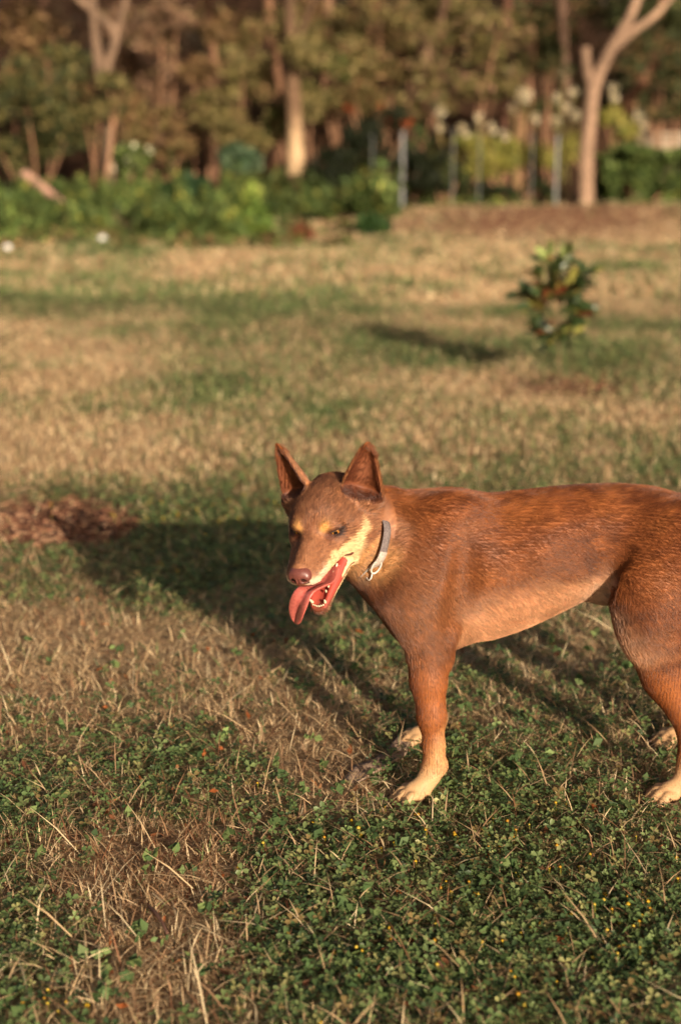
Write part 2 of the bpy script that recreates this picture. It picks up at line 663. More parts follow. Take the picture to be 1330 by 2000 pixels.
# mouth: the flat underside of the upper jaw, then the lower jaw
ml = d_cone(hq, (2.6, 0, -4.3), (13.2, 0, -5.15), 1.15, 0.95, (np.array([0, 1, 0]), 2.0))
H = smax(H, -ml, 0.5)
J = None
for sg in (1, -1):
    d = d_cone(jq, (-0.2, sg * 3.1, -3.3), (10.1, sg * 0.95, -3.95), 1.5, 0.70)
    J = d if J is None else smin(J, d, 0.4)
J = smin(J, d_cone(jq, (0.5, 0, -4.4), (10.2, 0, -4.35), 1.9, 0.75), 0.8)
J = smin(J, d_ell(jq, (10.8, 0, -4.1), (1.0, 1.40, 0.66)), 0.5)
trough = d_cone(jq, (1.5, 0, -2.6), (10.9, 0, -2.95), 1.85, 0.95)
J = smax(J, -trough, 0.35)
H = smin(H, J, 0.7)
for sg in (1, -1):                         # skin at the corner of the mouth
    H = smin(H, d_ell(hq, (0.9, sg * 3.75, -4.0), (1.7, 0.75, 2.2)), 0.9)
H = smin(H, d_ell(hq, (-1.2, 0, -4.2), (2.4, 3.4, 2.8)), 1.2)
# eyes: slits cut into the lids
for sg in (1, -1):
    fdir = np.array([0.80, sg * 0.58, 0.05])
    fdir /= np.linalg.norm(fdir)
    tdir = np.array([-0.56, sg * 0.80, 0.16])
    tdir -= fdir * (tdir @ fdir)
    tdir /= np.linalg.norm(tdir)
    M = np.array([fdir, tdir, np.cross(fdir, tdir)])
    ec = np.array([4.05, sg * 2.80, 1.05])
    H = smin(H, d_ell(hq, ec + np.array([0, 0, 0.55]) + fdir * 0.25, (0.95, 1.25, 0.55), M), 0.5)
    H = smin(H, d_ell(hq, ec + np.array([0, 0, -0.70]) + fdir * -0.05, (0.95, 1.35, 0.6), M), 0.9)
    H = smax(H, -d_ell(hq, ec + fdir * 1.05, (1.1, 1.05, 0.32), M), 0.16)
for sg in (1, -1):
    H = smin(H, d_ear(hq, sg), 0.55)
D[sl] = smin(D[sl], H.astype(np.float32) * np.float32(HS), 0.018)
del H, J, hq, jq, q3, ml, trough

DV, DQ = surface_net(D, gx, gy, gz)
# ease the grid steps
for it in range(2):
    acc = np.zeros_like(DV)
    cn = np.zeros(len(DV))
    for a_, b_ in ((0, 1), (1, 2), (2, 3), (3, 0)):
        np.add.at(acc, DQ[:, a_], DV[DQ[:, b_]])
        np.add.at(cn, DQ[:, a_], 1)
        np.add.at(acc, DQ[:, b_], DV[DQ[:, a_]])
        np.add.at(cn, DQ[:, b_], 1)
    DV = DV * 0.5 + 0.5 * acc / cn[:, None]
DN = vert_normals(DV, DQ)
ctr = np.array([0.3, 2.18, 0.35])
if np.mean(np.sum(DN * (DV - ctr), 1)) < 0:
    DQ = DQ[:, ::-1]
    DN = -DN
print('dog surface', len(DV), round(time.time() - T0, 1))


def sstep(x, a, b):
    t = np.clip((x - a) / (b - a), 0, 1)
    return t * t * (3 - 2 * t)


def lerp(a, b, w):
    w = np.asarray(w)[..., None]
    return a * (1 - w) + b * w


C_RED = srgb(124, 70, 36)
C_DARK = srgb(96, 51, 26)
C_ORANGE = srgb(144, 86, 44)
C_SHOULDER = srgb(142, 94, 62)
C_HEAD = srgb(140, 93, 63)
C_CREAM = srgb(222, 196, 150)
C_TAN = srgb(186, 138, 90)
C_FORE = srgb(146, 85, 42)
C_PINK = srgb(156, 64, 52)
C_LIP = srgb(132, 72, 60)
C_EARIN = srgb(104, 58, 38)


def coat(V, N):
    """Coat colour, hair length (m), hair density and hair flow at surface points V with normals N."""
    n = len(V)
    x, y, z = V[:, 0], V[:, 1], V[:, 2]
    h = w2h(V)
    j = h2j(h)
    no = fbm(V * 22, 4, 3)
    nb = fbm(V * np.array([9, 9, 14]), 3, 11)
    col = np.tile(C_RED, (n, 1))
    lock = fbm(np.stack([(x + 0.42 * z) * 42, y * 60, (z - 0.42 * x) * 150], 1), 3, 15)
    col = lerp(col, C_DARK, 0.75 * sstep(nb, 0.52, 0.68))
    col = lerp(col, srgb(158, 96, 52), 0.35 * sstep(lock, 0.54, 0.68))
    col = lerp(col, srgb(84, 43, 21), 0.3 * sstep(0.46 - lock, 0.0, 0.14))
    col = lerp(col, C_ORANGE, 0.55 * sstep(no, 0.50, 0.66))
    # lighter shoulder and upper arm, dark red neck front deepened with painted shade, lighter lower chest
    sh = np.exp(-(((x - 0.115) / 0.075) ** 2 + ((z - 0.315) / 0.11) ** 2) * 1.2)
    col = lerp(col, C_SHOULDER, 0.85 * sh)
    ribs = np.exp(-(((x - 0.285) / 0.10) ** 2 + ((z - 0.345) / 0.045) ** 2))
    col = lerp(col, srgb(156, 96, 50), 0.5 * ribs)
    belly = sstep(-N[:, 2], 0.0, 0.5) * sstep(x, 0.14, 0.2) * sstep(z, 0.2, 0.24)
    col = lerp(col, srgb(200, 150, 112), belly)
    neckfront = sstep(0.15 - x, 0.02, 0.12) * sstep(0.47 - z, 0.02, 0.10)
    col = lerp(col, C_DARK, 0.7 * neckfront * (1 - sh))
    groin = np.exp(-(((x - 0.435) / 0.05) ** 2 + ((z - 0.315) / 0.035) ** 2)) * sstep(-N[:, 2], 0.0, 0.6)
    col = lerp(col, srgb(214, 190, 165), groin)
    # legs
    leg = sstep(0.235 - z, 0.0, 0.05)
    col = lerp(col, C_FORE, 0.9 * leg)
    front = sstep(-N[:, 0], 0.0, 0.8)
    col = lerp(col, srgb(118, 62, 32), 0.75 * leg * front * sstep(z, 0.09, 0.16))
    low = sstep(0.122 + 0.03 * (no - 0.5) + 0.035 * N[:, 0] - z, 0.0, 0.055)
    col = lerp(col, C_TAN, low)
    col = lerp(col, srgb(190, 156, 116), 0.7 * sstep(0.075 - z, 0, 0.03))
    col = lerp(col, srgb(70, 42, 30), sstep(-N[:, 2], 0.2, 0.7) * sstep(0.02 - z, 0, 0.006))
    col = col * np.exp(0.45 * (lock - 0.5))[:, None]
    L = np.full(n, 0.0105)
    dens = np.ones(n)
    flow = np.stack([np.full(n, 1.0), 0 * x, -0.42 - 0.8 * sstep(0.4 - z, 0, 0.12)], 1)
    legw = sstep(0.26 - z, 0, 0.06)
    flow = lerp(flow, np.array([0.15, 0, -1.0]), legw)
    L = L * (1 - 0.45 * legw) * (1 - 0.5 * sstep(0.07 - z, 0, 0.03))
    neck = sstep(0.17 - x, 0, 0.08) * sstep(z, 0.30, 0.36)
    flow = lerp(flow, np.array([0.75, 0, -0.75]), neck)
    L = L * (1 + 0.35 * neck)
    pale = np.exp(-(((x - 0.066) / 0.012) ** 2 + ((z - 0.455) / 0.018) ** 2)) * (y < 2.14)
    col = lerp(col, srgb(166, 140, 122), 0.6 * pale)
    strp = np.exp(-((x - (0.100 - 0.30 * (0.47 - z))) / 0.011) ** 2) * sstep(z, 0.30, 0.34) * sstep(0.47 - z, 0, 0.03)
    col = lerp(col, srgb(70, 33, 17), 0.5 * strp)  # groove of the neck ruff drawn as a stripe of painted shade
    strp = np.exp(-((x - (0.155 - 0.12 * (0.47 - z))) / 0.010) ** 2) * sstep(z, 0.36, 0.40) * sstep(0.475 - z, 0, 0.03)
    col = lerp(col, srgb(70, 33, 17), 0.3 * strp)  # fainter ruff groove, its shade also put into the coat colour
    fore = np.exp(-((x - 0.262) / 0.05) ** 2) * 0
    # ---- head
    hx, hy, hz = h[:, 0], h[:, 1], h[:, 2]
    ay = np.abs(hy)
    near = sstep(hx, -6.0, -2.5) * sstep(hz, -11, -8)
    near *= sstep(13.0 - np.sqrt(ay ** 2 + hz ** 2), 0, 2)
    hc = np.tile(C_HEAD, (n, 1))
    hc = lerp(hc, srgb(140, 94, 66), 0.6 * sstep(no, 0.45, 0.62))
    hc = lerp(hc, srgb(92, 58, 42), 0.25 * sstep(hz, 4.9, 6.2) * sstep(2.6 - ay, 0, 1.2) * sstep(hy, -1.0, 1.5))
    hc = lerp(hc, srgb(112, 58, 28), 0.75 * np.exp(-(((hx - 5.4) / 1.0) ** 2 + (ay / 0.9) ** 2 + ((hz - 2.0) / 1.3) ** 2)))
    hlock = fbm(h * np.array([0.9, 2.6, 2.6]), 3, 19)
    hc = lerp(hc, srgb(160, 112, 80), 0.5 * sstep(hlock, 0.53, 0.66))
    hc = lerp(hc, srgb(96, 60, 41), 0.35 * sstep(0.47 - hlock, 0.0, 0.15))
    hno = fbm(h * 1.9, 3, 23)
    # cream: muzzle sides, lips, lower jaw and the streak up the cheek
    lip = -2.0 - 0.05 * hx + 0.28 * (no - 0.5) * 4 + 1.5 * (hno - 0.5)
    cream = sstep(lip + 2.3 - 0.02 * (hx - 5) ** 2 - hz, 0.0, 1.3) * sstep(hx, 0.6, 2.4) * sstep(ay, 0.5, 1.15)
    dx_, dz_ = hx - (2.6 - 0.85 * (ay - 3.2)), hz - (-1.75)
    t_ = np.clip((4.2 - hx) / 4.6, 0, 1)
    cz = -2.1 + 2.5 * t_ ** 1.6 + 1.3 * (hno - 0.5)
    streak = np.exp(-((hz - cz) / (1.3 - 0.35 * t_)) ** 4) * sstep(hx, -0.4, 0.2) * sstep(5.6 - hx, 0, 1.0) * sstep(ay, 2.0, 3.0)
    jaw = sstep(-2.6 - j[:, 2], 0, 0.6) * sstep(hx, -2.2, -0.4)
    cm = np.maximum(np.maximum(cream, streak), 0)
    hc = lerp(hc, C_TAN, 0.85 * np.clip(np.maximum(cm, jaw * sstep(-2.4 - hz, 0, 0.8)), 0, 1))
    hc = lerp(hc, C_CREAM, np.clip(np.maximum(cm, 0.75 * jaw * sstep(hx, 0.5, 2.5) * sstep(-3.0 - hz, 0, 0.8)) * 1.1 - 0.2 + 0.5 * (no - 0.5) + 0.8 * (hlock - 0.5), 0, 1))
    hc = lerp(hc, srgb(214, 190, 170), 0.7 * cream * sstep(hx, 8.5, 10.5))
    # brow spots
    bs = np.exp(-(((ay - 2.05) / 0.62) ** 2 + ((hz - 2.35) / 0.74) ** 2) ** 1.2) * sstep(hx, 3.2, 4.4)
    hc = lerp(hc, srgb(204, 152, 88), np.clip(bs * 1.25 + 0.9 * (hlock - 0.5) * sstep(bs, 0.1, 0.4), 0, 1))
    # eye rims, tear line and painted eye-socket shade
    for sg in (1, -1):
        de = np.sqrt(((hx - 4.75) / 1.0) ** 2 + ((hy - sg * 3.30) / 1.15) ** 2 + ((hz - 1.05) / 0.52) ** 2)
        hc = lerp(hc, srgb(84, 46, 28), 0.75 * sstep(2.2 - de, 0, 1.0))  # shading of the eye socket painted as a dark smudge
        hc = lerp(hc, srgb(44, 24, 17), 0.95 * sstep(1.45 - de, 0, 0.5))
        dt = np.sqrt(((hx - 5.5) / 0.8) ** 2 + ((hy - sg * 2.3) / 0.7) ** 2 + ((hz - 0.55) / 0.6) ** 2)
        hc = lerp(hc, srgb(92, 46, 22), 0.8 * sstep(1.5 - dt, 0, 0.9))
    hl = np.full(n, 0.0075)
    hl = hl * (1 - 0.45 * sstep(hx, 3.0, 7.0))
    hl = hl * (1 + 0.8 * sstep(-hx, 0.5, 4))
    hflow = np.stack([np.full(n, -1.0), 0.25 * np.sign(hy) * sstep(ay, 0.2, 1.5), np.where(hz > 1, 0.35, -0.25)], 1) @ HR.T
    dn = np.ones(n)
    # mouth lining and lips
    Nh = N @ HR
    inside = (hz < -3.3 - 0.05 * hx) & (j[:, 2] > -3.72 + 0.0 * hx) & (hx > 0.9) & (ay < 3.9)
    upn = Nh[:, 2]
    lining = inside & ((ay < 2.8) | (upn > 0.25))
    trgh = (ay < 2.3) & (j[:, 2] > -5.0) & (j[:, 2] < -2.5) & (hz < -3.6) & (hx > 0.9) & (upn > 0.15) & (j[:, 0] < 11.3)
    lining = lining | trgh
    dn[trgh] = 0
    hc[lining] = C_PINK
    dn[inside] = 0
    lipz = (np.abs(j[:, 2] + 3.78) < 0.14 + 0.22 * sstep(j[:, 0], 8.0, 9.5)) & (hz < -3.5) & (hx > 2) & ~lining
    hc[lipz] = C_LIP
    dn[lipz] = 0.1
    under = (hz < -2.9) & (Nh[:, 2] < -0.55) & (j[:, 2] > -2.4) & (hx > 2)
    hc[under] = srgb(120, 60, 50)
    dn[under] = 0.0
    # nose end is bare under the nose leather
    dn = dn * (1 - sstep(hx, 12.3, 12.6) * sstep(hz, -3.3, -2.9))
    nb_ = sstep(hx, 11.3, 11.9) * sstep(hz, -3.0, -2.7) * sstep(1.6 - ay, 0, 0.3) * sstep(-1.35 - hz, 0, 0.25)
    hc = lerp(hc, srgb(52, 28, 24), nb_)
    # ears
    for sg in (1, -1):
        t, fz, sd = ear_coords([hx, hy, hz], sg)
        w = ear_w(t)
        on = (t > 0.02) & (t < 1.1) & (np.abs(sd) < w + 0.35) & (np.abs(fz) < w * 0.56 + 0.5)
        onw = on * sstep(t, 0.02, 0.22)
        base, u, f, s_, ln = EAR[sg]
        facing = Nh @ f
        rim = sstep(np.abs(sd) / (w + 1e-3), 0.72, 0.95)
        inn = on & (facing > 0.1) & (np.abs(sd) < w * 0.93) & (fz < w * 0.5)
        hc = lerp(hc, srgb(122, 68, 40), onw)
        hc = lerp(hc, srgb(186, 132, 88), 0.55 * onw * rim)  # lighter fuzzy rim, its glow put into the hair colour
        ic = lerp(np.tile(C_EARIN, (n, 1)), srgb(172, 114, 86), 0.85 * np.exp(-(((t - 0.42) / 0.22) ** 2 + ((sd - sg * 0.3) / 0.9) ** 2)))
        ic = lerp(ic, srgb(66, 34, 22), 0.55 * sstep(0.22 - t, 0, 0.12))
        hc[inn] = ic[inn]
        hl = np.where(on, 0.0055 + 0.003 * rim, hl)
        hl = np.where(inn, 0.011 * (1 - 0.4 * np.clip(t, 0, 1)), hl)
        dn = np.where(inn, 0.55, dn)
        fdir = (u * 1.6) @ HR.T
        hflow = np.where(on[:, None], fdir + 0.25 * (s_ @ HR.T) * np.sign(-sd)[:, None] * inn[:, None], hflow)
    headz = near
    col = lerp(col, hc, headz)
    L = L * (1 - headz) + hl * headz
    dens = dens * (1 - headz) + dn * headz
    flow = lerp(flow, hflow, headz)
    return col, L, dens, flow


# ------------------------------------------------------------------ dog objects
DOG = empty('dog', (0.30, 2.20, 0.0))
tag(DOG, 'red-brown dog with tan points standing on the grass, mouth open, tongue hanging out', 'dog')
DO = np.array(DOG.location)

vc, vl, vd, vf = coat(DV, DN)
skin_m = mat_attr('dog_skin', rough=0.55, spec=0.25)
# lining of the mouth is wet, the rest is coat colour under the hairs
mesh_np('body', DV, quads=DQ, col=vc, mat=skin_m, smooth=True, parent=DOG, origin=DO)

# ---- the coat: short hairs
tri = np.concatenate([DQ[:, [0, 1, 2]], DQ[:, [0, 2, 3]]])
ar = 0.5 * np.linalg.norm(np.cross(DV[tri[:, 1]] - DV[tri[:, 0]], DV[tri[:, 2]] - DV[tri[:, 0]]), axis=1)
tw = vd[tri].mean(1)
tc_ = DV[tri].mean(1)
tl = vl[tri].mean(1)
th_ = w2h(tc_)
headw = sstep(th_[:, 0], -4, -1) * (np.abs(th_[:, 1]) < 10) * (np.abs(th_[:, 2]) < 14)
tn = DN[tri].mean(1)
tw = tw * (1 + 1.3 * headw) * np.where(tn[:, 1] > 0.35, 0.45, 1.0) * np.where(tc_[:, 0] > 0.60, 0.35, 1)
# no hair under the collar
NH = 420000
pr = ar * tw
pr = pr / pr.sum()
pick = rng.choice(len(tri), NH, p=pr)
b1 = np.sqrt(rng.random(NH))
b2 = rng.random(NH)
W3 = np.stack([1 - b1, b1 * (1 - b2), b1 * b2], 1)
root = np.einsum('nk,nkd->nd', W3, DV[tri[pick]])
nrm = np.einsum('nk,nkd->nd', W3, DN[tri[pick]])
nrm /= np.linalg.norm(nrm, axis=1, keepdims=True)
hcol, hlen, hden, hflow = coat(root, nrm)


def field_at(pts):
    idx = []
    for g, c in zip((gx, gy, gz), np.asarray(pts).T):
        idx.append(np.clip(np.searchsorted(g, c), 0, len(g) - 1))
    return D[tuple(idx)]


# ---- collar ring: where its plane cuts the neck
cc = P(698, 1046, 2.150)
cA, cB, cC = P(736, 1000, 2.12), P(731, 1058, 2.085), P(716, 1108, 2.10)
e1 = cB - cc
e1 /= np.linalg.norm(e1)
cn_ = np.cross(cA - cc, cC - cc)
cn_ /= np.linalg.norm(cn_)
e1 = e1 - cn_ * (e1 @ cn_)
e1 /= np.linalg.norm(e1)
e2 = np.cross(cn_, e1)
NA = 96
ang = np.linspace(0, 2 * math.pi, NA, endpoint=False)
rad = np.zeros(NA)
for i, a_ in enumerate(ang):
    dd = e1 * math.cos(a_) + e2 * math.sin(a_)
    rr = np.arange(0.03, 0.105, 0.0008)
    f_ = field_at(cc + rr[:, None] * dd)
    out_ = np.nonzero(f_ > 0)[0]
    rad[i] = rr[out_[0]] if len(out_) else 0.085
for it in range(6):
    rad = np.maximum(rad * 0.6, 0) + 0.0 + 0.4 * (np.roll(rad, 1) + np.roll(rad, -1)) / 2
rad = np.minimum(rad, 0.080)
rz_ = np.cos(ang) * e1[2] + np.sin(ang) * e2[2]
da_ = np.minimum(ang, 2 * math.pi - ang)
rad = rad - 0.009 + 0.0165 * np.exp(-(da_ / 0.50) ** 4)
ring_c = cc + rad[:, None] * (np.cos(ang)[:, None] * e1 + np.sin(ang)[:, None] * e2)

# ---- hairs
dcol = np.abs((root - cc) @ cn_)
incol = (dcol < 0.014) & (np.linalg.norm(root - cc, axis=1) < 0.095) & (w2h(root)[:, 0] < -2.0)
nearc = np.exp(-(dcol / 0.022) ** 2) * (np.linalg.norm(root - cc, axis=1) < 0.10) * (w2h(root)[:, 0] < -2.0)
hlen = hlen * (1 - 0.5 * nearc)
keep = ~incol & (rng.random(NH) < np.clip(hden * 3, 0, 1)) & (root[:, 2] > 0.006)
root, nrm, hcol, hlen, hflow = root[keep], nrm[keep], hcol[keep], hlen[keep], hflow[keep]
n_h = len(root)
fl = hflow / (np.linalg.norm(hflow, axis=1, keepdims=True) + 1e-9)
swirl = np.stack([fbm(root * 30 + 5, 2, 21), fbm(root * 30 + 9, 2, 31), fbm(root * 30 + 13, 2, 41)], 1) - 0.5
clump = np.stack([vnoise(root * 160, 51), vnoise(root * 160 + 3, 52), vnoise(root * 160 + 7, 53)], 1) - 0.5
fl = fl + 0.6 * swirl + 0.32 * clump + rng.normal(0, 0.10, (n_h, 3))
fl = fl - nrm * np.sum(fl * nrm, 1, keepdims=True)
fl /= np.linalg.norm(fl, axis=1, keepdims=True) + 1e-9
lift = 0.38 + 0.20 * rng.random(n_h)
ln_ = hlen * (0.65 + 0.6 * rng.random(n_h))
NPT = 4
tt_ = np.linspace(0, 1, NPT)
pts = np.zeros((n_h, NPT, 3))
for i, t in enumerate(tt_):
    up = lift * (t - 0.45 * t * t)
    pts[:, i] = root - nrm * 0.0006 + ln_[:, None] * (fl * (t * (0.75 + 0.25 * t))[..., None] if False else fl * t) + nrm * (ln_ * up)[:, None]
# neighbouring hairs draw together into small locks
csz = np.where(w2h(root)[:, 0] > -3.5, 270.0, 205.0)[:, None]
ck = np.floor(root * csz + 0.35 * swirl * 3).astype(np.int64)
key = (ck[:, 0] * 4000037 + ck[:, 1] * 2003 + ck[:, 2]) * 2 + (csz[:, 0] > 300)
_, inv = np.unique(key, return_inverse=True)
cntk = np.bincount(inv).astype(float)
for i, wgt in ((1, 0.18), (2, 0.42), (3, 0.62)):
    mean = np.stack([np.bincount(inv, pts[:, i, d]) / cntk for d in range(3)], 1)
    pts[:, i] += wgt * (mean[inv] - pts[:, i])
lockv = rng.normal(0, 1, len(cntk))[inv]
radii = (np.array([1.0, 0.95, 0.7, 0.15])[None] * (0.00009 + 0.00004 * rng.random(n_h))[:, None])
cell = np.floor(root * 520).astype(np.int64)
ch_ = ((cell[:, 0] * 73856093) ^ (cell[:, 1] * 19349663) ^ (cell[:, 2] * 83492791)) % 1009
jit = np.exp(rng.normal(0, 0.10, n_h) + 0.12 * (ch_ / 1009.0 - 0.5) + np.where(w2h(root)[:, 0] > -3.5, 0.17, 0.10) * lockv)[:, None] * (1 + rng.normal(0, 0.03, (n_h, 3)))
hc_ = np.clip(hcol * jit, 0, 0.9)
hcv = bpy.data.hair_curves.new('fur')
hcv.add_curves([NPT] * n_h)
hcv.attributes['position'].data.foreach_set('vector', (pts - DO).astype(np.float32).ravel())
ra = hcv.attributes.get('radius') or hcv.attributes.new('radius', 'FLOAT', 'POINT')
ra.data.foreach_set('value', radii.astype(np.float32).ravel())
ca = hcv.attributes.new('col', 'FLOAT_COLOR', 'CURVE')
c4 = np.ones((n_h, 4), np.float32)
c4[:, :3] = hc_
ca.data.foreach_set('color', c4.ravel())
fm, nt, out = new_mat('dog_fur')
at_ = nt.nodes.new('ShaderNodeAttribute')
at_.attribute_name = 'col'
fb = principled(nt, Roughness=0.40, Specular_IOR_Level=0.6)
nt.links.new(at_.outputs['Color'], fb.inputs['Base Color'])
ft = nt.nodes.new('ShaderNodeBsdfTranslucent')
nt.links.new(at_.outputs['Color'], ft.inputs['Color'])
fmx = nt.nodes.new('ShaderNodeMixShader')
fmx.inputs[0].default_value = 0.2
nt.links.new(fb.outputs[0], fmx.inputs[1])
nt.links.new(ft.outputs[0], fmx.inputs[2])
nt.links.new(fmx.outputs[0], out.inputs['Surface'])
hcv.materials.append(fm)
fur_ob = bpy.data.objects.new('fur', hcv)
link(fur_ob, DOG)
tag(fur_ob, kind='stuff')
SC.cycles_curves.shape = 'RIBBONS'
print('fur', n_h, round(time.time() - T0, 1))

# ---- nose leather, from its own small field
m_nose = mat_noise('nose_leather', srgb(92, 50, 44), srgb(120, 70, 60), scale=900, rough=0.32, spec=0.5, bump=0.35, bdist=0.0006)
s_ = 0.075
nx_ = np.arange(10.9, 13.7, s_, dtype=np.float32)
ny_ = np.arange(-2.0, 2.01, s_, dtype=np.float32)
nz_ = np.arange(-3.4, 0.4, s_, dtype=np.float32)
pq = (nx_[:, None, None], ny_[None, :, None], nz_[None, None, :])
nd = d_ell(pq, (12.0, 0, -0.95), (1.15, 1.52, 0.95))
nd = smin(nd, d_ell(pq, (12.35, 0, -1.55), (0.85, 1.15, 0.85)), 0.5)
for sg in (1, -1):
    nd = smin(nd, d_ell(pq, (12.25, sg * 1.0, -1.35), (0.75, 0.62, 0.72)), 0.3)
    nd = smax(nd, -d_ell(pq, (13.0, sg * 0.66, -1.55), (0.75, 0.34, 0.30)), 0.15)
    nd = smax(nd, -d_cone(pq, (12.9, sg * 0.75, -1.6), (12.3, sg * 1.62, -1.85), 0.2, 0.12), 0.12)
nd = smax(nd, -d_cone(pq, (13.25, 0, -1.3), (12.9, 0, -2.6), 0.09, 0.09), 0.12)
nV, nQ = surface_net(nd, nx_, ny_, nz_)
nVw = h2w(nV)
nN = vert_normals(nVw, nQ)
if np.mean(np.sum(nN * (nVw - nVw.mean(0)), 1)) < 0:
    nQ = nQ[:, ::-1]
nV = (nV - np.array([12.2, 0, -1.35])) * 1.12 + np.array([12.5, 0, -1.85])
nVw = h2w(nV)
mesh_np('nose', nVw, quads=nQ, mat=m_nose, smooth=True, parent=DOG, origin=DO)


# ---- eyes
def uv_ball(nu=24, nv=14):
    V = [(0, 0, 1.0)]
    for i in range(1, nv):
        ph = math.pi * i / nv
        for k in range(nu):
            th = 2 * math.pi * k / nu
            V.append((math.sin(ph) * math.cos(th), math.sin(ph) * math.sin(th), math.cos(ph)))
    V.append((0, 0, -1.0))
    T = []
    for k in range(nu):
        T.append((0, 1 + k, 1 + (k + 1) % nu))
        T.append((len(V) - 1, len(V) - 1 - nu + (k + 1) % nu, len(V) - 1 - nu + k))
    for i in range(nv - 2):
        for k in range(nu):
            a, b = 1 + i * nu + k, 1 + i * nu + (k + 1) % nu
            T += [(a, a + nu, b + nu), (a, b + nu, b)]
    return np.array(V), np.array(T)


m_eye, nt, out = new_mat('dog_eye')
a_ = nt.nodes.new('ShaderNodeAttribute')
a_.attribute_name = 'col'
b_ = principled(nt, Roughness=0.25, Specular_IOR_Level=0.5, Coat_Weight=1.0, Coat_Roughness=0.03)
nt.links.new(a_.outputs['Color'], b_.inputs['Base Color'])
nt.links.new(b_.outputs[0], out.inputs['Surface'])
bv, bt = uv_ball(32, 24)
for sg in (1, -1):
    fdir = np.array([0.86, sg * 0.46, -0.10])
    fdir /= np.linalg.norm(fdir)
    s1 = np.cross([0, 0, 1], fdir)
    s1 /= np.linalg.norm(s1)
    s2 = np.cross(fdir, s1)
    ev = np.array([4.05, sg * 2.80, 1.05]) + 0.98 * (bv[:, :1] * s1 + bv[:, 1:2] * s2 + bv[:, 2:] * fdir)
    cz_ = bv[:, 2]
    ecol = np.tile(srgb(60, 38, 26), (len(bv), 1))
    ecol[cz_ > 0.80] = srgb(150, 98, 42)
    ecol[cz_ > 0.955] = srgb(12, 8, 6)
    mesh_np('eye', h2w(ev), tris=bt, col=ecol, mat=m_eye, smooth=True, parent=DOG, origin=DO)

# ---- tongue
tp = np.array([(2.4, 0.6, -4.9), (5.0, 0.6, -5.9), (7.3, 0.5, -6.2), (9.2, 0.0, -5.8), (10.7, -0.6, -5.7), (11.4, -1.3, -6.8), (11.35, -2.2, -8.4), (11.1, -2.9, -10.0), (10.9, -3.3, -11.0)])
twd = np.array([1.7, 2.0, 2.1, 1.9, 1.6, 1.75, 1.65, 1.1, 0.12])
NS = 40
u_ = np.linspace(0, len(tp) - 1, NS)


def crom(pts, u):
    i = np.clip(np.floor(u).astype(int), 0, len(pts) - 2)
    f = (u - i)[:, None] if pts.ndim > 1 else (u - i)
    g = lambda k: pts[np.clip(i + k, 0, len(pts) - 1)]
    return 0.5 * (2 * g(0) + (g(1) - g(-1)) * f + (2 * g(-1) - 5 * g(0) + 4 * g(1) - g(2)) * f ** 2 + (3 * g(0) - g(-1) - 3 * g(1) + g(2)) * f ** 3)


tc = crom(tp, u_)
tw_ = np.maximum(crom(twd, u_), 0.06)
tan = np.gradient(tc, axis=0)
tan /= np.linalg.norm(tan, axis=1, keepdims=True)
NRG = 20
tv = []
for i in range(NS):
    k = np.clip((u_[i] - 3.0) / 2.5, 0, 1)
    wd = np.array([0.55 * k, 1.0, 0.10 * k])
    wd -= tan[i] * (wd @ tan[i])
    wd /= np.linalg.norm(wd)
    nr = np.cross(tan[i], wd)
    nr = nr if nr[0] + nr[2] > 0 else -nr
    for m in range(NRG):
        a_ = 2 * math.pi * m / NRG
        c_, s2_ = math.cos(a_), math.sin(a_)
        thick = 0.36 * min(1, tw_[i] / 0.8)
        groove = -0.42 * math.exp(-(c_ / 0.26) ** 2) * (1 if s2_ > 0 else 0.0) * min(1, tw_[i])
        cup = 0.38 * c_ * c_ * tw_[i] * 0.6
        tv.append(tc[i] + wd * c_ * tw_[i] + nr * (s2_ * thick + groove + cup))
tv = np.array(tv)
tq = []
for i in range(NS - 1):
    for m in range(NRG):
        a, b = i * NRG + m, i * NRG + (m + 1) % NRG
        tq.append((a, b, b + NRG, a + NRG))
m_tong = mat_noise('tongue_flesh', srgb(176, 84, 76), srgb(202, 112, 98), scale=260, rough=0.30, spec=0.5, bump=0.35, bdist=0.0008, coat=0.35)
mesh_np('tongue', h2w(tv), quads=np.array(tq), mat=m_tong, smooth=True, parent=DOG, origin=DO)

# ---- lower teeth
m_tooth = mat_noise('tooth_enamel', srgb(196, 178, 146), srgb(222, 210, 184), scale=200, rough=0.25, spec=0.5, bump=0.05)


def tooth(pj, h, r, lean, flat=1.0):
    """A pointed tooth standing on the lower jaw (closed-jaw centimetres)."""
    V, Q = [], []
    prof = [(0, 1.0), (0.35, 0.98), (0.7, 0.72), (0.92, 0.35), (1.0, 0.08)]
    for hh_, rr_ in prof:
        for k in range(8):
            a = 2 * math.pi * k / 8
            V.append((pj[0] + lean[0] * hh_ * h + r * rr_ * math.cos(a), pj[1] + lean[1] * hh_ * h + r * flat * rr_ * math.sin(a), pj[2] + hh_ * h))
    for i in range(len(prof) - 1):
        for k in range(8):
            a, b = i * 8 + k, i * 8 + (k + 1) % 8
            Q.append((a, b, b + 8, a + 8))
    mesh_np('tooth', h2w(j2h(np.array(V))), quads=np.array(Q), mat=m_tooth, smooth=True, parent=DOG, origin=DO)


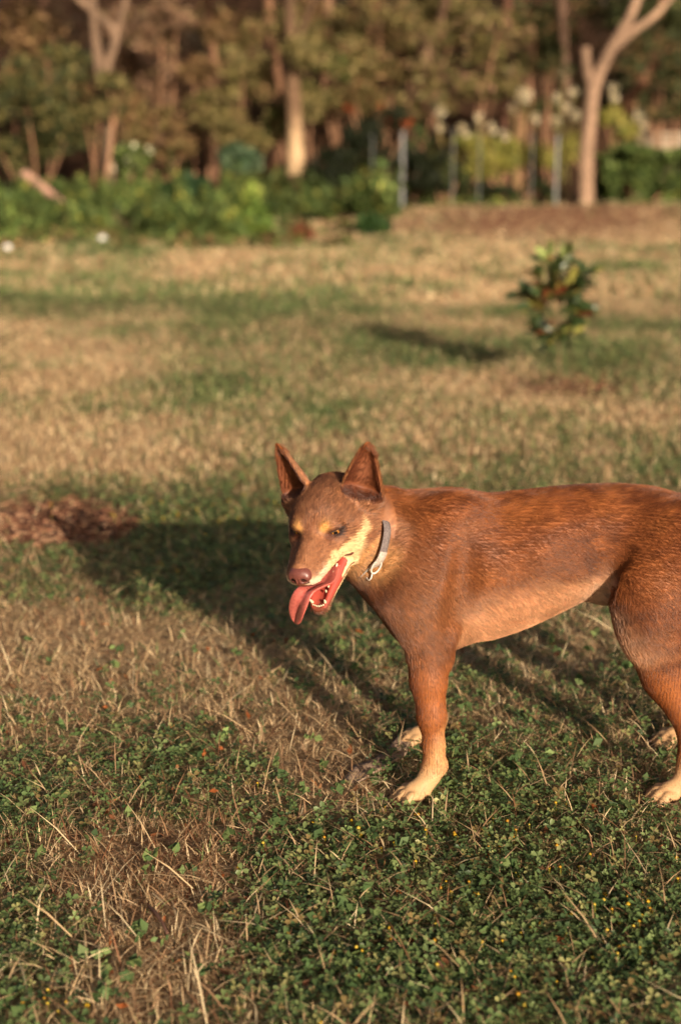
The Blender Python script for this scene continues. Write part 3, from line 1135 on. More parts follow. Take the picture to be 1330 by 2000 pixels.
for k in range(6):
    yk = (k - 2.5) * 0.36
    tooth((11.15 - 0.10 * abs(k - 2.5), yk * 0.9, -3.72), 0.36, 0.145, (0.1, 0))
for sg in (1, -1):
    tooth((10.5, sg * 0.98, -3.75), 1.05, 0.24, (0.0, sg * 0.18))
    for xk, hk, rk in ((8.9, 0.45, 0.22), (8.0, 0.55, 0.30), (7.0, 0.62, 0.36), (5.9, 0.70, 0.42), (4.7, 0.75, 0.50)):
        yk = 1.0 + (9.4 - xk) / 9.6 * 2.1
        tooth((xk, sg * (yk - 0.12), -3.15 - 0.03 * (9.4 - xk) + 0.06 * (9.4 - xk)), hk, rk, (0, 0), 0.55)

# ---- claws
m_claw = mat_noise('claw_horn', srgb(60, 42, 34), srgb(110, 84, 66), scale=300, rough=0.4, bump=0.1)
for yl in (YN, YF):
    for (ppx, ppy), yw in (((806, 1557) if yl == YN else (814, 1449), 0.21), ((1302, 1556) if yl == YN else (1312, 1452), 0.2)):
        c = P(ppx, ppy, YPAW[yl])
        fw = np.array([-math.cos(yw), -math.sin(yw), 0.0])
        sdv = np.array([-math.sin(yw), math.cos(yw), 0.0])
        for lat, fwd, an in ((-0.0165, 0.006, -0.28), (-0.006, 0.015, -0.08), (0.006, 0.015, 0.08), (0.0165, 0.006, 0.28)):
            V, Q = [], []
            pr_ = [(0.0, 0.0100, 0.0030), (0.004, 0.0098, 0.0030), (0.008, 0.0080, 0.0022), (0.0115, 0.0050, 0.0009)]
            for a_, z_, r_ in pr_:
                b0 = np.array([c[0], c[1], 0]) + fw * (fwd + 0.018 + a_) + sdv * (lat + an * (0.018 + a_))
                for k in range(6):
                    t_ = 2 * math.pi * k / 6
                    V.append(b0 + sdv * r_ * 0.8 * math.cos(t_) + np.array([0, 0, z_ + r_ * math.sin(t_)]))
            for i in range(3):
                for k in range(6):
                    a, b = i * 6 + k, i * 6 + (k + 1) % 6
                    Q.append((a, b, b + 6, a + 6))
            mesh_np('claw', np.array(V), quads=np.array(Q), mat=m_claw, smooth=True, parent=DOG, origin=DO)

# ------------------------------------------------------------------ collar
COLLAR = empty('dog_collar', cc)
tag(COLLAR, "grey webbing collar with pale reflective band and oval buckle on the dog's neck", 'collar')
CO = np.array(COLLAR.location)
m_web = mat_noise('grey_webbing', srgb(88, 78, 78), srgb(132, 120, 116), scale=420, rough=0.8, bump=0.6, bdist=0.001)
m_pale = mat_noise('pale_band', srgb(160, 148, 138), srgb(200, 188, 176), scale=300, rough=0.5, bump=0.4, bdist=0.0008)
m_buck = mat_noise('pale_buckle', srgb(188, 178, 168), srgb(214, 206, 196), scale=60, rough=0.35, spec=0.5, bump=0.05)


def strap(name, i0, i1, half, lift0, thick, mat):
    idx = [i % NA for i in range(i0, i1 + 1)]
    V, Q = [], []
    closed = (i1 - i0) >= NA - 1
    for i in idx:
        dr = ring_c[i] - cc
        dr /= np.linalg.norm(dr)
        for s_, t_ in ((-1, 0), (1, 0), (1, 1), (0, 1.25), (-1, 1)):
            V.append(ring_c[i] + cn_ * s_ * half + dr * (lift0 + t_ * thick))
    m = len(idx)
    for i in range(m if closed else m - 1):
        for k in range(5):
            a, b = i * 5 + k, i * 5 + (k + 1) % 5
            c_, d_ = ((i + 1) % m) * 5 + k, ((i + 1) % m) * 5 + (k + 1) % 5
            Q.append((a, b, d_, c_))
    if not closed:
        V = np.array(V)
    return mesh_np(name, np.array(V), quads=np.array(Q), mat=mat, parent=COLLAR, origin=CO)


strap('strap', 0, NA - 1, 0.0060, 0.0, 0.0022, m_web)
i_n = int(np.argmin(np.linalg.norm(ring_c - P(728, 1062, 2.080), axis=1)))
print('collar', [tuple(np.round(w2h(ring_c[i]), 1)) for i in range(0, NA, 12)], i_n)
lowdir = 1 if ring_c[(i_n + 6) % NA][2] < ring_c[i_n][2] else -1
a0_, a1_ = sorted((i_n + lowdir, i_n + lowdir * 13))
strap('reflective_band', a0_, a1_, 0.0062, 0.0016, 0.0020, m_pale)


def tube_ring(name, c0, ax1, ax2, ra_, rb_, rt, mat):
    V, Q = [], []
    n1, n2 = 28, 8
    ax3 = np.cross(ax1, ax2)
    for i in range(n1):
        a = 2 * math.pi * i / n1
        ctr_ = c0 + ax1 * ra_ * math.cos(a) + ax2 * rb_ * math.sin(a)
        rd = ax1 * math.cos(a) + ax2 * math.sin(a)
        for k in range(n2):
            b = 2 * math.pi * k / n2
            V.append(ctr_ + rd * rt * math.cos(b) + ax3 * rt * math.sin(b))
    for i in range(n1):
        for k in range(n2):
            Q.append((i * n2 + k, i * n2 + (k + 1) % n2, ((i + 1) % n1) * n2 + (k + 1) % n2, ((i + 1) % n1) * n2 + k))
    return mesh_np(name, np.array(V), quads=np.array(Q), mat=mat, smooth=True, parent=COLLAR, origin=CO)


ib = (i_n + lowdir * 6) % NA
rd_ = ring_c[ib] - cc
rd_ /= np.linalg.norm(rd_)
tg_ = np.cross(cn_, rd_)
tube_ring('buckle', ring_c[ib] + rd_ * 0.0062, tg_, cn_, 0.0125, 0.0068, 0.0016, m_buck)
ib = (i_n + lowdir * 10) % NA
rd_ = ring_c[ib] - cc
rd_ /= np.linalg.norm(rd_)
tg_ = np.cross(cn_, rd_)
tube_ring('ring', ring_c[ib] + rd_ * 0.0085, tg_, rd_, 0.0075, 0.0075, 0.0013, m_buck)
# ------------------------------------------------------------------ ground
def to_px(x, y, z=0.0):
    dz = z - CAM_H
    dep = np.maximum(y * math.cos(PITCH) - dz * math.sin(PITCH), 0.05)
    up = y * math.sin(PITCH) + dz * math.cos(PITCH)
    return 665 + FPX * x / dep, 1000 - FPX * up / dep


def gh(x, y):
    """Height of the ground."""
    x = np.asarray(x, float)
    y = np.asarray(y, float)
    sh = x.shape
    p2 = np.stack([x.ravel(), y.ravel()], 1)
    far = sstep(y, 3.2, 8.0)
    h = (0.006 + 0.05 * far) * (fbm(p2 * 0.8, 3, 5).reshape(sh) - 0.5) * 2
    h = h * np.clip(np.hypot((x - 0.3) / 0.6, (y - 2.2) / 0.5), 0.0, 1)
    h += 0.30 * np.exp(-(((x - 3.6) / 3.2) ** 2 + ((y - 19.0) / 2.2) ** 2))
    h += 0.25 * np.exp(-(((x + 6.0) / 6.0) ** 2 + ((y - 21.0) / 2.6) ** 2))
    h += 0.045 * sstep(np.abs(y - 30), 6, 0) * 0
    h += np.clip(y - 31, 0, 60) * 0.55 * sstep(y, 31, 36)
    return h


# where the sward is green (-) or dry (+): px, py, radius px, radius py, amount, as the places lie on the ground
PATCH = [(300, 590, 420, 28, -.55), (600, 575, 130, 32, -.35), (720, 672, 110, 26, -.75), (1240, 650, 140, 34, -.5), (420, 800, 220, 50, -.3),  # strongest green in this row is a dark shade patch put into the sward
         (300, 1020, 330, 70, -.55), (480, 1060, 200, 90, -.4), (980, 1830, 480, 260, -.8), (400, 1500, 190, 70, -.5), (960, 1560, 260, 90, -.55),
         (90, 1880, 170, 110, -.4), (120, 1560, 140, 60, -.4), (330, 1150, 160, 40, -.2), (640, 690, 120, 40, -.4), (1150, 870, 260, 30, -.25),
         (600, 1650, 160, 60, -.35), (650, 1900, 120, 120, -.3),
         (330, 1680, 190, 120, .6), (340, 1900, 130, 90, .7), (90, 1370, 170, 160, .35), (600, 1390, 170, 110, .4), (690, 1560, 130, 50, .5),
         (1120, 1330, 220, 80, .35), (130, 890, 240, 60, .5), (980, 880, 340, 50, .3), (60, 650, 160, 40, .45), (230, 1270, 330, 110, .38), (520, 1290, 220, 120, .3), (620, 1480, 160, 60, .25), (1000, 560, 240, 40, .45),
         (560, 520, 300, 22, .45), (1150, 790, 230, 40, .4), (800, 800, 200, 50, .3), (240, 760, 150, 40, .3), (1000, 450, 380, 28, .7)]
BARE = [(110, 1028, 165, 48, 1.0), (1085, 745, 130, 22, .9), (1050, 452, 330, 26, .88), (400, 465, 380, 18, .45), (1000, 770, 70, 20, .5)]


def maps(x, y):
    px, py = to_px(x, y, 0.0)
    p2 = np.stack([x, y], 1)
    far = sstep(y, 3.0, 7.0)
    n1 = fbm(np.stack([x * 1.6, y * 1.1], 1), 4, 61)
    n2 = fbm(p2 * 7.0, 3, 71)
    dry = 0.50 + (1.5 + 0.7 * far) * (n1 - 0.5) + (0.85 - 0.4 * far) * (n2 - 0.5)
    for a, b, ra_, rb_, w in PATCH:
        dry = dry + w * np.exp(-(((px - a) / ra_) ** 2 + ((py - b) / rb_) ** 2))
    bare = np.zeros(len(x))
    jx = 26 * (n2 - 0.5) * 3
    for a, b, ra_, rb_, w in BARE:
        bare = np.maximum(bare, w * np.exp(-(((px - a + jx) / ra_) ** 2 + ((py - b + jx * rb_ / ra_) / rb_) ** 2) ** 2))
    dry = 0.58 - 0.16 * far + 0.80 * (dry - 0.5) + 0.5 * (fbm(p2 * 26.0, 2, 81) - 0.5)
    return np.clip(dry, 0.06, 0.95), np.clip(bare, 0, 1)


def graded(segs):
    out = []
    for a, b, n in segs:
        out.append(np.linspace(a, b, n, endpoint=False))
    out.append([segs[-1][1]])
    return np.concatenate(out)


yy = graded([(-60, -4, 12), (-4, 1, 24), (1, 4.5, 100), (4.5, 24, 160), (24, 60, 40), (60, 400, 12)])
xx = graded([(-300, -20, 14), (-20, -3, 50), (-3, 3, 150), (3, 20, 50), (20, 300, 15)])
GX, GY = np.meshgrid(xx, yy, indexing='ij')
gzv = gh(GX, GY)
gV = np.stack([GX.ravel(), GY.ravel(), gzv.ravel()], 1)
nX, nY = GX.shape
ii, jj = np.meshgrid(np.arange(nX - 1), np.arange(nY - 1), indexing='ij')
a_ = (ii * nY + jj).ravel()
gQ = np.stack([a_, a_ + nY, a_ + nY + 1, a_ + 1], 1)
gd, gb = maps(gV[:, 0], gV[:, 1])
C_SOIL = srgb(92, 66, 48)
C_THATCH = srgb(166, 138, 104)
gcol = lerp(np.tile(srgb(74, 72, 44), (len(gV), 1)), C_THATCH, gd)
gcol = lerp(gcol, srgb(124, 84, 62), gb)
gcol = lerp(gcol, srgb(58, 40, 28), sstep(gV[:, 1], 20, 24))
ground_m = mat_attr('ground_soil', rough=0.95, spec=0.1, noise=0.45, nscale=60, bump=0.8)
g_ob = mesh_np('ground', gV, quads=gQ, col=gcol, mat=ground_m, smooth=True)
tag(g_ob, kind='structure')

# ------------------------------------------------------------------ sward: blades, straw, clover
grng = np.random.default_rng(21)
sward_m = mat_attr('sward_leaf', rough=0.55, transl=0.28, spec=0.25)


def scatter(n, y0, y1, side=0.45, power=1.0):
    """n points on the ground between distances y0 and y1, thinning out with distance."""
    u = grng.random(n)
    if power == 0:
        y = y0 + (y1 - y0) * u
    else:
        y = np.exp(np.log(y0) + u * (np.log(y1) - np.log(y0)))
    x = (grng.random(n) * 2 - 1) * (0.27 * y + side)
    return x, y


DRY_C = np.array([srgb(200, 174, 134), srgb(182, 154, 116), srgb(218, 196, 156), srgb(160, 126, 94), srgb(190, 160, 122), srgb(130, 92, 66)])
GRN_C = np.array([srgb(96, 114, 66), srgb(82, 100, 58), srgb(116, 128, 78), srgb(70, 88, 52), srgb(134, 136, 86)])


def pick_cols(dry, n, sat=1.0):
    d = DRY_C[grng.choice(len(DRY_C), n, p=[.25, .2, .15, .15, .15, .1])]
    g = GRN_C[grng.choice(len(GRN_C), n)]
    isd = grng.random(n) < dry
    c = np.where(isd[:, None], d, g)
    return c * np.exp(grng.normal(0, 0.14, n))[:, None], isd


def blades(name, x, y, h, w, lean, col, az=None, label=None, curl=0.5, raise_=0.0):
    n = len(x)
    z = gh(x, y) + raise_ * grng.random(n) ** 1.5
    az = grng.random(n) * 2 * math.pi if az is None else az
    d = np.stack([np.cos(az), np.sin(az), 0 * az], 1)
    sa = grng.random(n) * math.pi
    s = np.stack([np.cos(sa), np.sin(sa), 0 * sa], 1)
    s = s - 0.6 * d * np.sum(s * d, 1, keepdims=True)
    s /= np.linalg.norm(s, axis=1, keepdims=True)
    b = np.stack([x, y, z - 0.003], 1)
    ca, sl = np.cos(lean), np.sin(lean)
    up = np.array([0, 0, 1.0])
    mid = b + (d * (sl * 0.5)[:, None] + up * (ca * 0.55)[:, None]) * h[:, None]
    l2 = np.minimum(lean * (1 + curl), 1.75)
    tip = mid + (d * np.sin(l2)[:, None] + up * np.cos(l2)[:, None]) * (h * 0.5)[:, None]
    tip[:, 2] = np.maximum(tip[:, 2], z + 0.002)
    hw = (s * (w / 2)[:, None])
    V = np.stack([b - hw * 0.8, b + hw * 0.8, mid - hw, mid + hw, tip], 1).reshape(-1, 3)
    o = np.arange(n)[:, None] * 5
    T = np.concatenate([o + [0, 1, 3], o + [0, 3, 2], o + [2, 3, 4]])
    C = np.repeat(col, 5, 0)
    ob = mesh_np(name, V, tris=T, col=C, mat=sward_m)
    tag(ob, label, 'grass', kind='stuff')
    return ob


def paw_clear(x, y):
    """Keeps the sward down where the paws stand."""
    m = np.ones(len(x), bool)
    for c in ((0.100, 2.050), (0.500, 2.050), (0.120, 2.275), (0.525, 2.275)):
        m &= np.hypot((x - c[0]) / 0.042, (y - c[1]) / 0.024) > 1
    return m


# near turf
x, y = scatter(120000, 1.10, 4.6)
d_, b_ = maps(x, y)
keep = (grng.random(len(x)) > b_ * 0.95) & paw_clear(x, y) & (grng.random(len(x)) < 0.7 + 0.3 * d_)
x, y, d_ = x[keep], y[keep], d_[keep]
c_, isd = pick_cols(np.clip(d_ * 1.15, 0, .97), len(x))
thin = grng.random(len(x))
h_ = np.where(isd, 0.012 + 0.024 * thin, 0.013 + 0.026 * thin) * (0.7 + 0.6 * fbm(np.stack([x, y], 1) * 5, 2, 90))
blades('short_grass', x, y, h_, 0.0012 + 0.0012 * grng.random(len(x)), np.abs(grng.normal(0.95, 0.42, len(x))), c_, label='short mown grass, part green and part dry, around the dog')

# straw lying flat
x, y = scatter(84000, 1.10, 5.0)
d_, b_ = maps(x, y)
keep = (grng.random(len(x)) < 0.42 + 0.7 * d_) & (grng.random(len(x)) > b_ * 0.8) & paw_clear(x, y)
x, y, d_ = x[keep], y[keep], d_[keep]
n = len(x)
c_ = DRY_C[grng.choice(len(DRY_C), n, p=[.2, .2, .15, .18, .15, .12])] * np.exp(grng.normal(0, 0.16, n))[:, None]
red = np.exp(-(((to_px(x, y)[0] - 310) / 200) ** 2 + ((to_px(x, y)[1] - 1690) / 150) ** 2))
c_ = lerp(c_, srgb(118, 72, 44), 0.75 * red)
c_ = lerp(c_, srgb(112, 76, 50), 0.35 * sstep(fbm(np.stack([x, y], 1) * 3.0, 3, 95), 0.5, 0.62))
blades('dry_straw', x, y, 0.022 + 0.05 * grng.random(n) ** 1.6, 0.0012 + 0.0012 * grng.random(n), np.clip(grng.normal(1.25, 0.25, n), 0.5, 1.52), c_, label='dry straw lying over the turf', curl=0.18, raise_=0.022)

# tufts of taller straw-coloured stubble
tx_, ty_ = scatter(1100, 1.15, 4.4)
td_, tb_ = maps(tx_, ty_)
k_ = (grng.random(len(tx_)) < np.clip(td_ * 1.2, 0.05, 1)) & (tb_ < 0.3)
tx_, ty_ = tx_[k_], ty_[k_]
m_ = 16
x = np.repeat(tx_, m_) + grng.normal(0, 0.011, len(tx_) * m_)
y = np.repeat(ty_, m_) + grng.normal(0, 0.011, len(tx_) * m_)
az_ = np.arctan2(y - np.repeat(ty_, m_), x - np.repeat(tx_, m_)) + grng.normal(0, 0.5, len(x))
keep = paw_clear(x, y)
x, y, az_ = x[keep], y[keep], az_[keep]
n = len(x)
c_ = np.where((grng.random(n) < 0.82)[:, None], DRY_C[grng.choice(5, n)], GRN_C[grng.choice(5, n)]) * np.exp(grng.normal(0, 0.13, n))[:, None]
blades('stubble_tufts', x, y, 0.018 + 0.026 * grng.random(n), 0.0016 + 0.0014 * grng.random(n), np.abs(grng.normal(0.8, 0.35, n)), c_, az=az_, label='tufts of taller straw-coloured grass in the turf', curl=0.4)

# long loose stalks
x, y = scatter(900, 1.15, 4.0)
d_, b_ = maps(x, y)
keep = (grng.random(len(x)) < 0.25 + 0.8 * d_) & paw_clear(x, y)
x, y = x[keep], y[keep]
n = len(x)
blades('loose_stalks', x, y, 0.05 + 0.08 * grng.random(n), 0.0018 + 0.0010 * grng.random(n), np.clip(grng.normal(1.25, 0.2, n), 0.7, 1.5), DRY_C[grng.choice(3, n)] * 1.05, label='long pale stalks lying loose on the turf', curl=0.15, raise_=0.03)

# clover
x, y = scatter(105000, 1.10, 4.6)
d_, b_ = maps(x, y)
keep = (grng.random(len(x)) < np.clip(1.02 - 1.15 * d_, 0.0, 1)) & (b_ < 0.4) & paw_clear(x, y)
x, y = x[keep], y[keep]
n = len(x)
z0 = gh(x, y)
ch = 0.008 + 0.020 * grng.random(n)
tilt = grng.normal(0, 0.38, (n, 2))
up = np.stack([tilt[:, 0], tilt[:, 1] - 0.15, np.ones(n)], 1)
up /= np.linalg.norm(up, axis=1, keepdims=True)
off = grng.normal(0, 0.006, (n, 2))
cen = np.stack([x + off[:, 0], y + off[:, 1], z0 + ch], 1)
spin = grng.random(n) * 6.283
e_a = np.stack([np.cos(spin), np.sin(spin), 0 * spin], 1)
e_a -= up * np.sum(e_a * up, 1, keepdims=True)
e_a /= np.linalg.norm(e_a, axis=1, keepdims=True)
e_b = np.cross(up, e_a)
sz = 0.0022 + 0.0036 * grng.random(n) ** 1.4
Vs, Ts, Cs = [], [], []
base_c = np.array([srgb(90, 108, 62), srgb(76, 94, 54), srgb(108, 122, 74), srgb(62, 80, 48), srgb(136, 134, 84), srgb(118, 100, 62)])[grng.choice(6, n, p=[.25, .22, .2, .15, .1, .08])] * np.exp(grng.normal(0, 0.14, n))[:, None]
cnt = 0
for k in range(3):
    a = k * 2.094 + grng.normal(0, 0.12, n)
    r_ = e_a * np.cos(a)[:, None] + e_b * np.sin(a)[:, None]
    s_ = np.cross(up, r_)
    fold = (0.25 + 0.3 * grng.random(n))[:, None]
    S = sz[:, None]
    p0 = cen
    p1 = cen + r_ * S * 1.15 + s_ * S * 0.72 + up * S * fold
    p2 = cen + r_ * S * 1.95 + s_ * S * 0.50 + up * S * fold * 0.7
    p3 = cen + r_ * S * 1.80 + up * S * 0.05
    p4 = cen + r_ * S * 1.95 - s_ * S * 0.50 + up * S * fold * 0.7
    p5 = cen + r_ * S * 1.15 - s_ * S * 0.72 + up * S * fold
    V = np.stack([p0, p1, p2, p3, p4, p5], 1).reshape(-1, 3)
    o = cnt + np.arange(n)[:, None] * 6
    Ts.append(np.concatenate([o + [0, 1, 3], o + [1, 2, 3], o + [0, 3, 5], o + [3, 4, 5]]))
    Vs.append(V)
    Cs.append(np.repeat(base_c * np.exp(grng.normal(0, 0.08, n))[:, None], 6, 0))
    cnt += n * 6
st = np.stack([np.stack([x, y, z0 - 0.002], 1), np.stack([x + 0.0008, y, z0 - 0.002], 1), cen], 1).reshape(-1, 3)
Vs.append(st)
Ts.append(cnt + np.arange(n)[:, None] * 3 + [0, 1, 2])
Cs.append(np.repeat(base_c, 3, 0))
clover_m = mat_attr('clover_leaf', rough=0.45, transl=0.25, spec=0.35)
ob = mesh_np('clover', np.concatenate(Vs), tris=np.concatenate(Ts), col=np.concatenate(Cs), mat=clover_m)
tag(ob, 'low dark green clover growing through the turf', 'clover', kind='stuff')
print('clover', n)

# yellow clover flowers
fx, fy = [], []
for (cx_, cy_, rx_, ry_, m_) in ((950, 1830, 380, 170, 90), (430, 1010, 200, 50, 45), (330, 1125, 30, 14, 5), (100, 1980, 60, 30, 8), (860, 1640, 250, 60, 30), (1250, 1800, 60, 60, 16)):
    for k in range(m_):
        g_ = PG(cx_ + grng.normal(0, 0.55) * rx_, np.clip(cy_ + grng.normal(0, 0.55) * ry_, 930, 2200))
        fx.append(g_[0])
        fy.append(g_[1])
fx, fy = np.array(fx), np.array(fy)
fz_ = gh(fx, fy) + 0.016 + 0.014 * grng.random(len(fx))
fv, ft_, fc = [], [], []
yl_ = [srgb(204, 164, 44), srgb(190, 140, 40), srgb(210, 180, 70)]
for k in range(len(fx)):
    r_ = grng.uniform(0.0018, 0.0036)
    o = len(fv) * 1
    c0 = np.array([fx[k], fy[k], fz_[k]])
    m_ = 7
    base_i = sum(len(q_) for q_ in fv)
    ringp = [c0 + np.array([math.cos(6.283 * i / m_) * r_ * (1 + 0.25 * (i % 2)), math.sin(6.283 * i / m_) * r_ * (1 + 0.25 * (i % 2)), r_ * 0.25 * (i % 2)]) for i in range(m_)]
    top = c0 + np.array([0, 0, r_ * 0.95])
    bot = c0 - np.array([0, 0, r_ * 0.8])
    stem = c0 * np.array([1, 1, 0]) + np.array([0.001, 0.001, gh(fx[k], fy[k])])
    fv.append(np.array(ringp + [top, bot, stem]))
    for i in range(m_):
        ft_ += [(base_i + i, base_i + (i + 1) % m_, base_i + m_), (base_i + (i + 1) % m_, base_i + i, base_i + m_ + 1)]
    ft_.append((base_i + m_ + 1, base_i, base_i + m_ + 2))
    cc_ = yl_[k % 3]
    fc.append(np.vstack([np.tile(cc_, (m_ + 1, 1)), [srgb(90, 110, 50)], [srgb(80, 100, 50)]]))
ob = mesh_np('yellow_flowers', np.concatenate(fv), tris=np.array(ft_), col=np.concatenate(fc), mat=sward_m)
tag(ob, 'tiny yellow flower heads among the clover', 'flowers', kind='stuff')

# middle and far turf
x, y = scatter(170000, 4.2, 10.5, 0.8)
d_, b_ = maps(x, y)
keep = grng.random(len(x)) > b_ * 0.9
x, y, d_ = x[keep], y[keep], d_[keep]
c_, isd = pick_cols(d_, len(x))
blades('lawn_grass', x, y, 0.016 + 0.028 * grng.random(len(x)), 0.0026 + 0.0026 * grng.random(len(x)), np.abs(grng.normal(0.6, 0.38, len(x))), c_, label='patchy lawn behind the dog, green and straw coloured')
x, y = scatter(110000, 10.0, 24.0, 1.5)
d_, b_ = maps(x, y)
keep = grng.random(len(x)) > b_ * 0.9
x, y, d_ = x[keep], y[keep], d_[keep]
c_, isd = pick_cols(d_, len(x))
blades('far_lawn', x, y, 0.03 + 0.035 * grng.random(len(x)), 0.009 + 0.008 * grng.random(len(x)), np.abs(grng.normal(0.4, 0.35, len(x))), c_, label='far edge of the lawn below the trees')


# ------------------------------------------------------------------ bark chips on the two bare patches
def chips(name, spots, label):
    V, Q, C = [], [], []
    pal = [srgb(104, 68, 50), srgb(134, 94, 70), srgb(82, 52, 40), srgb(166, 128, 100), srgb(116, 78, 58)]
    for (px, py, rx_, ry_, m_, s0, s1) in spots:
        for k in range(m_):
            g_ = PG(px + grng.normal(0, 0.5) * rx_, py + grng.normal(0, 0.5) * ry_)
            L_, W_, H_ = grng.uniform(s0, s1), grng.uniform(s0, s1) * 0.4, grng.uniform(0.002, 0.004)
            R_ = Matrix.Rotation(grng.uniform(0, 6.28), 3, 'Z') @ Matrix.Rotation(grng.normal(0, 0.13), 3, 'X') @ Matrix.Rotation(grng.normal(0, 0.13), 3, 'Y')
            R_ = np.array(R_)
            zc_ = float(gh(g_[0], g_[1])) + H_ + grng.uniform(0, 0.004)
            o = len(V)
            for sx, sy, szz in ((-1, -1, -1), (1, -.6, -1), (.8, 1, -1), (-.9, .7, -1), (-1, -1, 1), (1, -.6, 1), (.8, 1, 1), (-.9, .7, 1)):
                V.append(R_ @ np.array([sx * L_ / 2, sy * W_ / 2, szz * H_ / 2]) + np.array([g_[0], g_[1], zc_]))
            Q += [(o, o + 3, o + 2, o + 1), (o + 4, o + 5, o + 6, o + 7), (o, o + 1, o + 5, o + 4), (o + 1, o + 2, o + 6, o + 5), (o + 2, o + 3, o + 7, o + 6), (o + 3, o, o + 4, o + 7)]
            C += [pal[grng.integers(5)] * math.exp(grng.normal(0, 0.15))] * 8
    ob = mesh_np(name, np.array(V), quads=np.array(Q), col=np.array(C), mat=mat_attr(name + '_bark', rough=0.85, spec=0.15, noise=0.3, nscale=120, bump=0.4))
    tag(ob, label, 'bark chips', kind='stuff')


chips('bark_chips', [(110, 1028, 175, 48, 1000, 0.012, 0.045)], 'patch of brown bark chips at the left edge of the lawn')
chips('mulch', [(1085, 745, 150, 26, 420, 0.02, 0.07)], 'ring of pale mulch around the foot of the sapling')
# ------------------------------------------------------------------ builders for plants and wood
brng = np.random.default_rng(5)
leaf_m = mat_attr('tree_leaf', rough=0.6, transl=0.25, spec=0.2)
bark_m = mat_attr('tree_bark', rough=0.9, spec=0.15, noise=0.35, nscale=9, bump=0.6)


def lumps(clumps, k=6):
    """Breaks each clump into k smaller ones, so that gaps and lit heads show."""
    out = []
    for c, r, n in clumps:
        for i in range(k):
            u = brng.normal(0, 1, 3)
            u /= np.linalg.norm(u)
            s = brng.uniform(0.32, 0.55)
            out.append((np.asarray(c) + u * np.asarray(r) * brng.uniform(0.35, 0.8), tuple(np.asarray(r) * s * np.array([1.1, 1, 0.85])), max(6, n // k)))
    return out


def leaf_cloud(name, clumps, size, cols, parent=None, origin=(0, 0, 0), aspect=2.2, droop=0.0, mat=None, shell=0.5):
    """Leaves (folded four-sided faces) filling clumps [(centre, radii, count)]."""
    Vs, Cs = [], []
    for c, r, n in clumps:
        u = brng.normal(0, 1, (n, 3))
        u /= np.linalg.norm(u, axis=1, keepdims=True)
        rr = brng.random(n) ** shell
        # uneven outline: lobes
        lob = 0.72 + 0.55 * fbm(u * 2.2 + c[0] * 3.1 + c[2], 2, 8)
        p = np.asarray(c) + u * (rr * lob)[:, None] * np.asarray(r)
        d = brng.normal(0, 1, (n, 3))
        d[:, 2] -= droop
        d /= np.linalg.norm(d, axis=1, keepdims=True)
        s = np.cross(d, brng.normal(0, 1, (n, 3)))
        s /= np.linalg.norm(s, axis=1, keepdims=True)
        nrm_ = np.cross(d, s)
        L_ = (size * (0.6 + 0.8 * brng.random(n)))[:, None]
        w = L_ / aspect
        Vs.append(np.stack([p - d * L_ * 0.5, p + s * w * 0.5 + nrm_ * w * 0.12, p + d * L_ * 0.5, p - s * w * 0.5 + nrm_ * w * 0.12], 1).reshape(-1, 3))
        cc_ = np.asarray(cols)[brng.integers(len(cols), size=n)] * np.exp(brng.normal(0, 0.2, n))[:, None]
        Cs.append(np.repeat(cc_, 4, 0))
    V = np.concatenate(Vs)
    m = len(V) // 4
    o = np.arange(m)[:, None] * 4
    T = np.concatenate([o + [0, 1, 2], o + [0, 2, 3]])
    return mesh_np(name, V, tris=T, col=np.concatenate(Cs), mat=mat or leaf_m, parent=parent, origin=origin)


def wood(name, pts, radii, col, parent=None, origin=(0, 0, 0), rough=0.12, sides=12, sub=5, mat=None):
    """A tapered, slightly knobbly limb along pts."""
    pts = np.asarray(pts, float)
    radii = np.asarray(radii, float)
    u = np.linspace(0, len(pts) - 1, (len(pts) - 1) * sub + 1)
    c = crom(pts, u)
    r = np.interp(u, np.arange(len(pts)), radii)
    tn_ = np.gradient(c, axis=0)
    tn_ /= np.linalg.norm(tn_, axis=1, keepdims=True)
    V, C = [], []
    ref = np.array([0.3, 1.0, 0.2])
    for i in range(len(c)):
        a = np.cross(tn_[i], ref)
        a /= np.linalg.norm(a)
        b = np.cross(tn_[i], a)
        for k in range(sides):
            t = 2 * math.pi * k / sides
            V.append(c[i] + (a * math.cos(t) + b * math.sin(t)) * r[i])
    V = np.array(V)
    nz_ = fbm(V * np.array([6, 6, 2.0]) / max(radii.max(), 0.02) * 0.12, 3, 33)
    ctrs = np.repeat(c, sides, 0)
    V = ctrs + (V - ctrs) * (1 + rough * 2 * (nz_ - 0.5))[:, None]
    col = np.asarray(col)
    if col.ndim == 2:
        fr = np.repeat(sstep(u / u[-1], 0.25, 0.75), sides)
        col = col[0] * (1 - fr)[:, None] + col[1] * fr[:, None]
    stain = fbm(V * np.array([5, 5, 1.3]), 3, 44)
    C = col * np.clip(0.30 + 1.4 * stain, 0.4, 1.5)[:, None]
    Q = []
    for i in range(len(c) - 1):
        for k in range(sides):
            a, b = i * sides + k, i * sides + (k + 1) % sides
            Q.append((a, b, b + sides, a + sides))
    top = len(V)
    V = np.vstack([V, c[-1:]])
    C = np.vstack([C, C[-1:]])
    T = [((len(c) - 1) * sides + k, (len(c) - 1) * sides + (k + 1) % sides, top) for k in range(sides)]
    return mesh_np(name, V, tris=np.array(T), quads=np.array(Q), col=C, mat=mat or bark_m, smooth=True, parent=parent, origin=origin)


def ground_at(px, Y):
    a = P(px, 400, Y)
    return np.array([a[0], Y, float(gh(a[0], Y))])


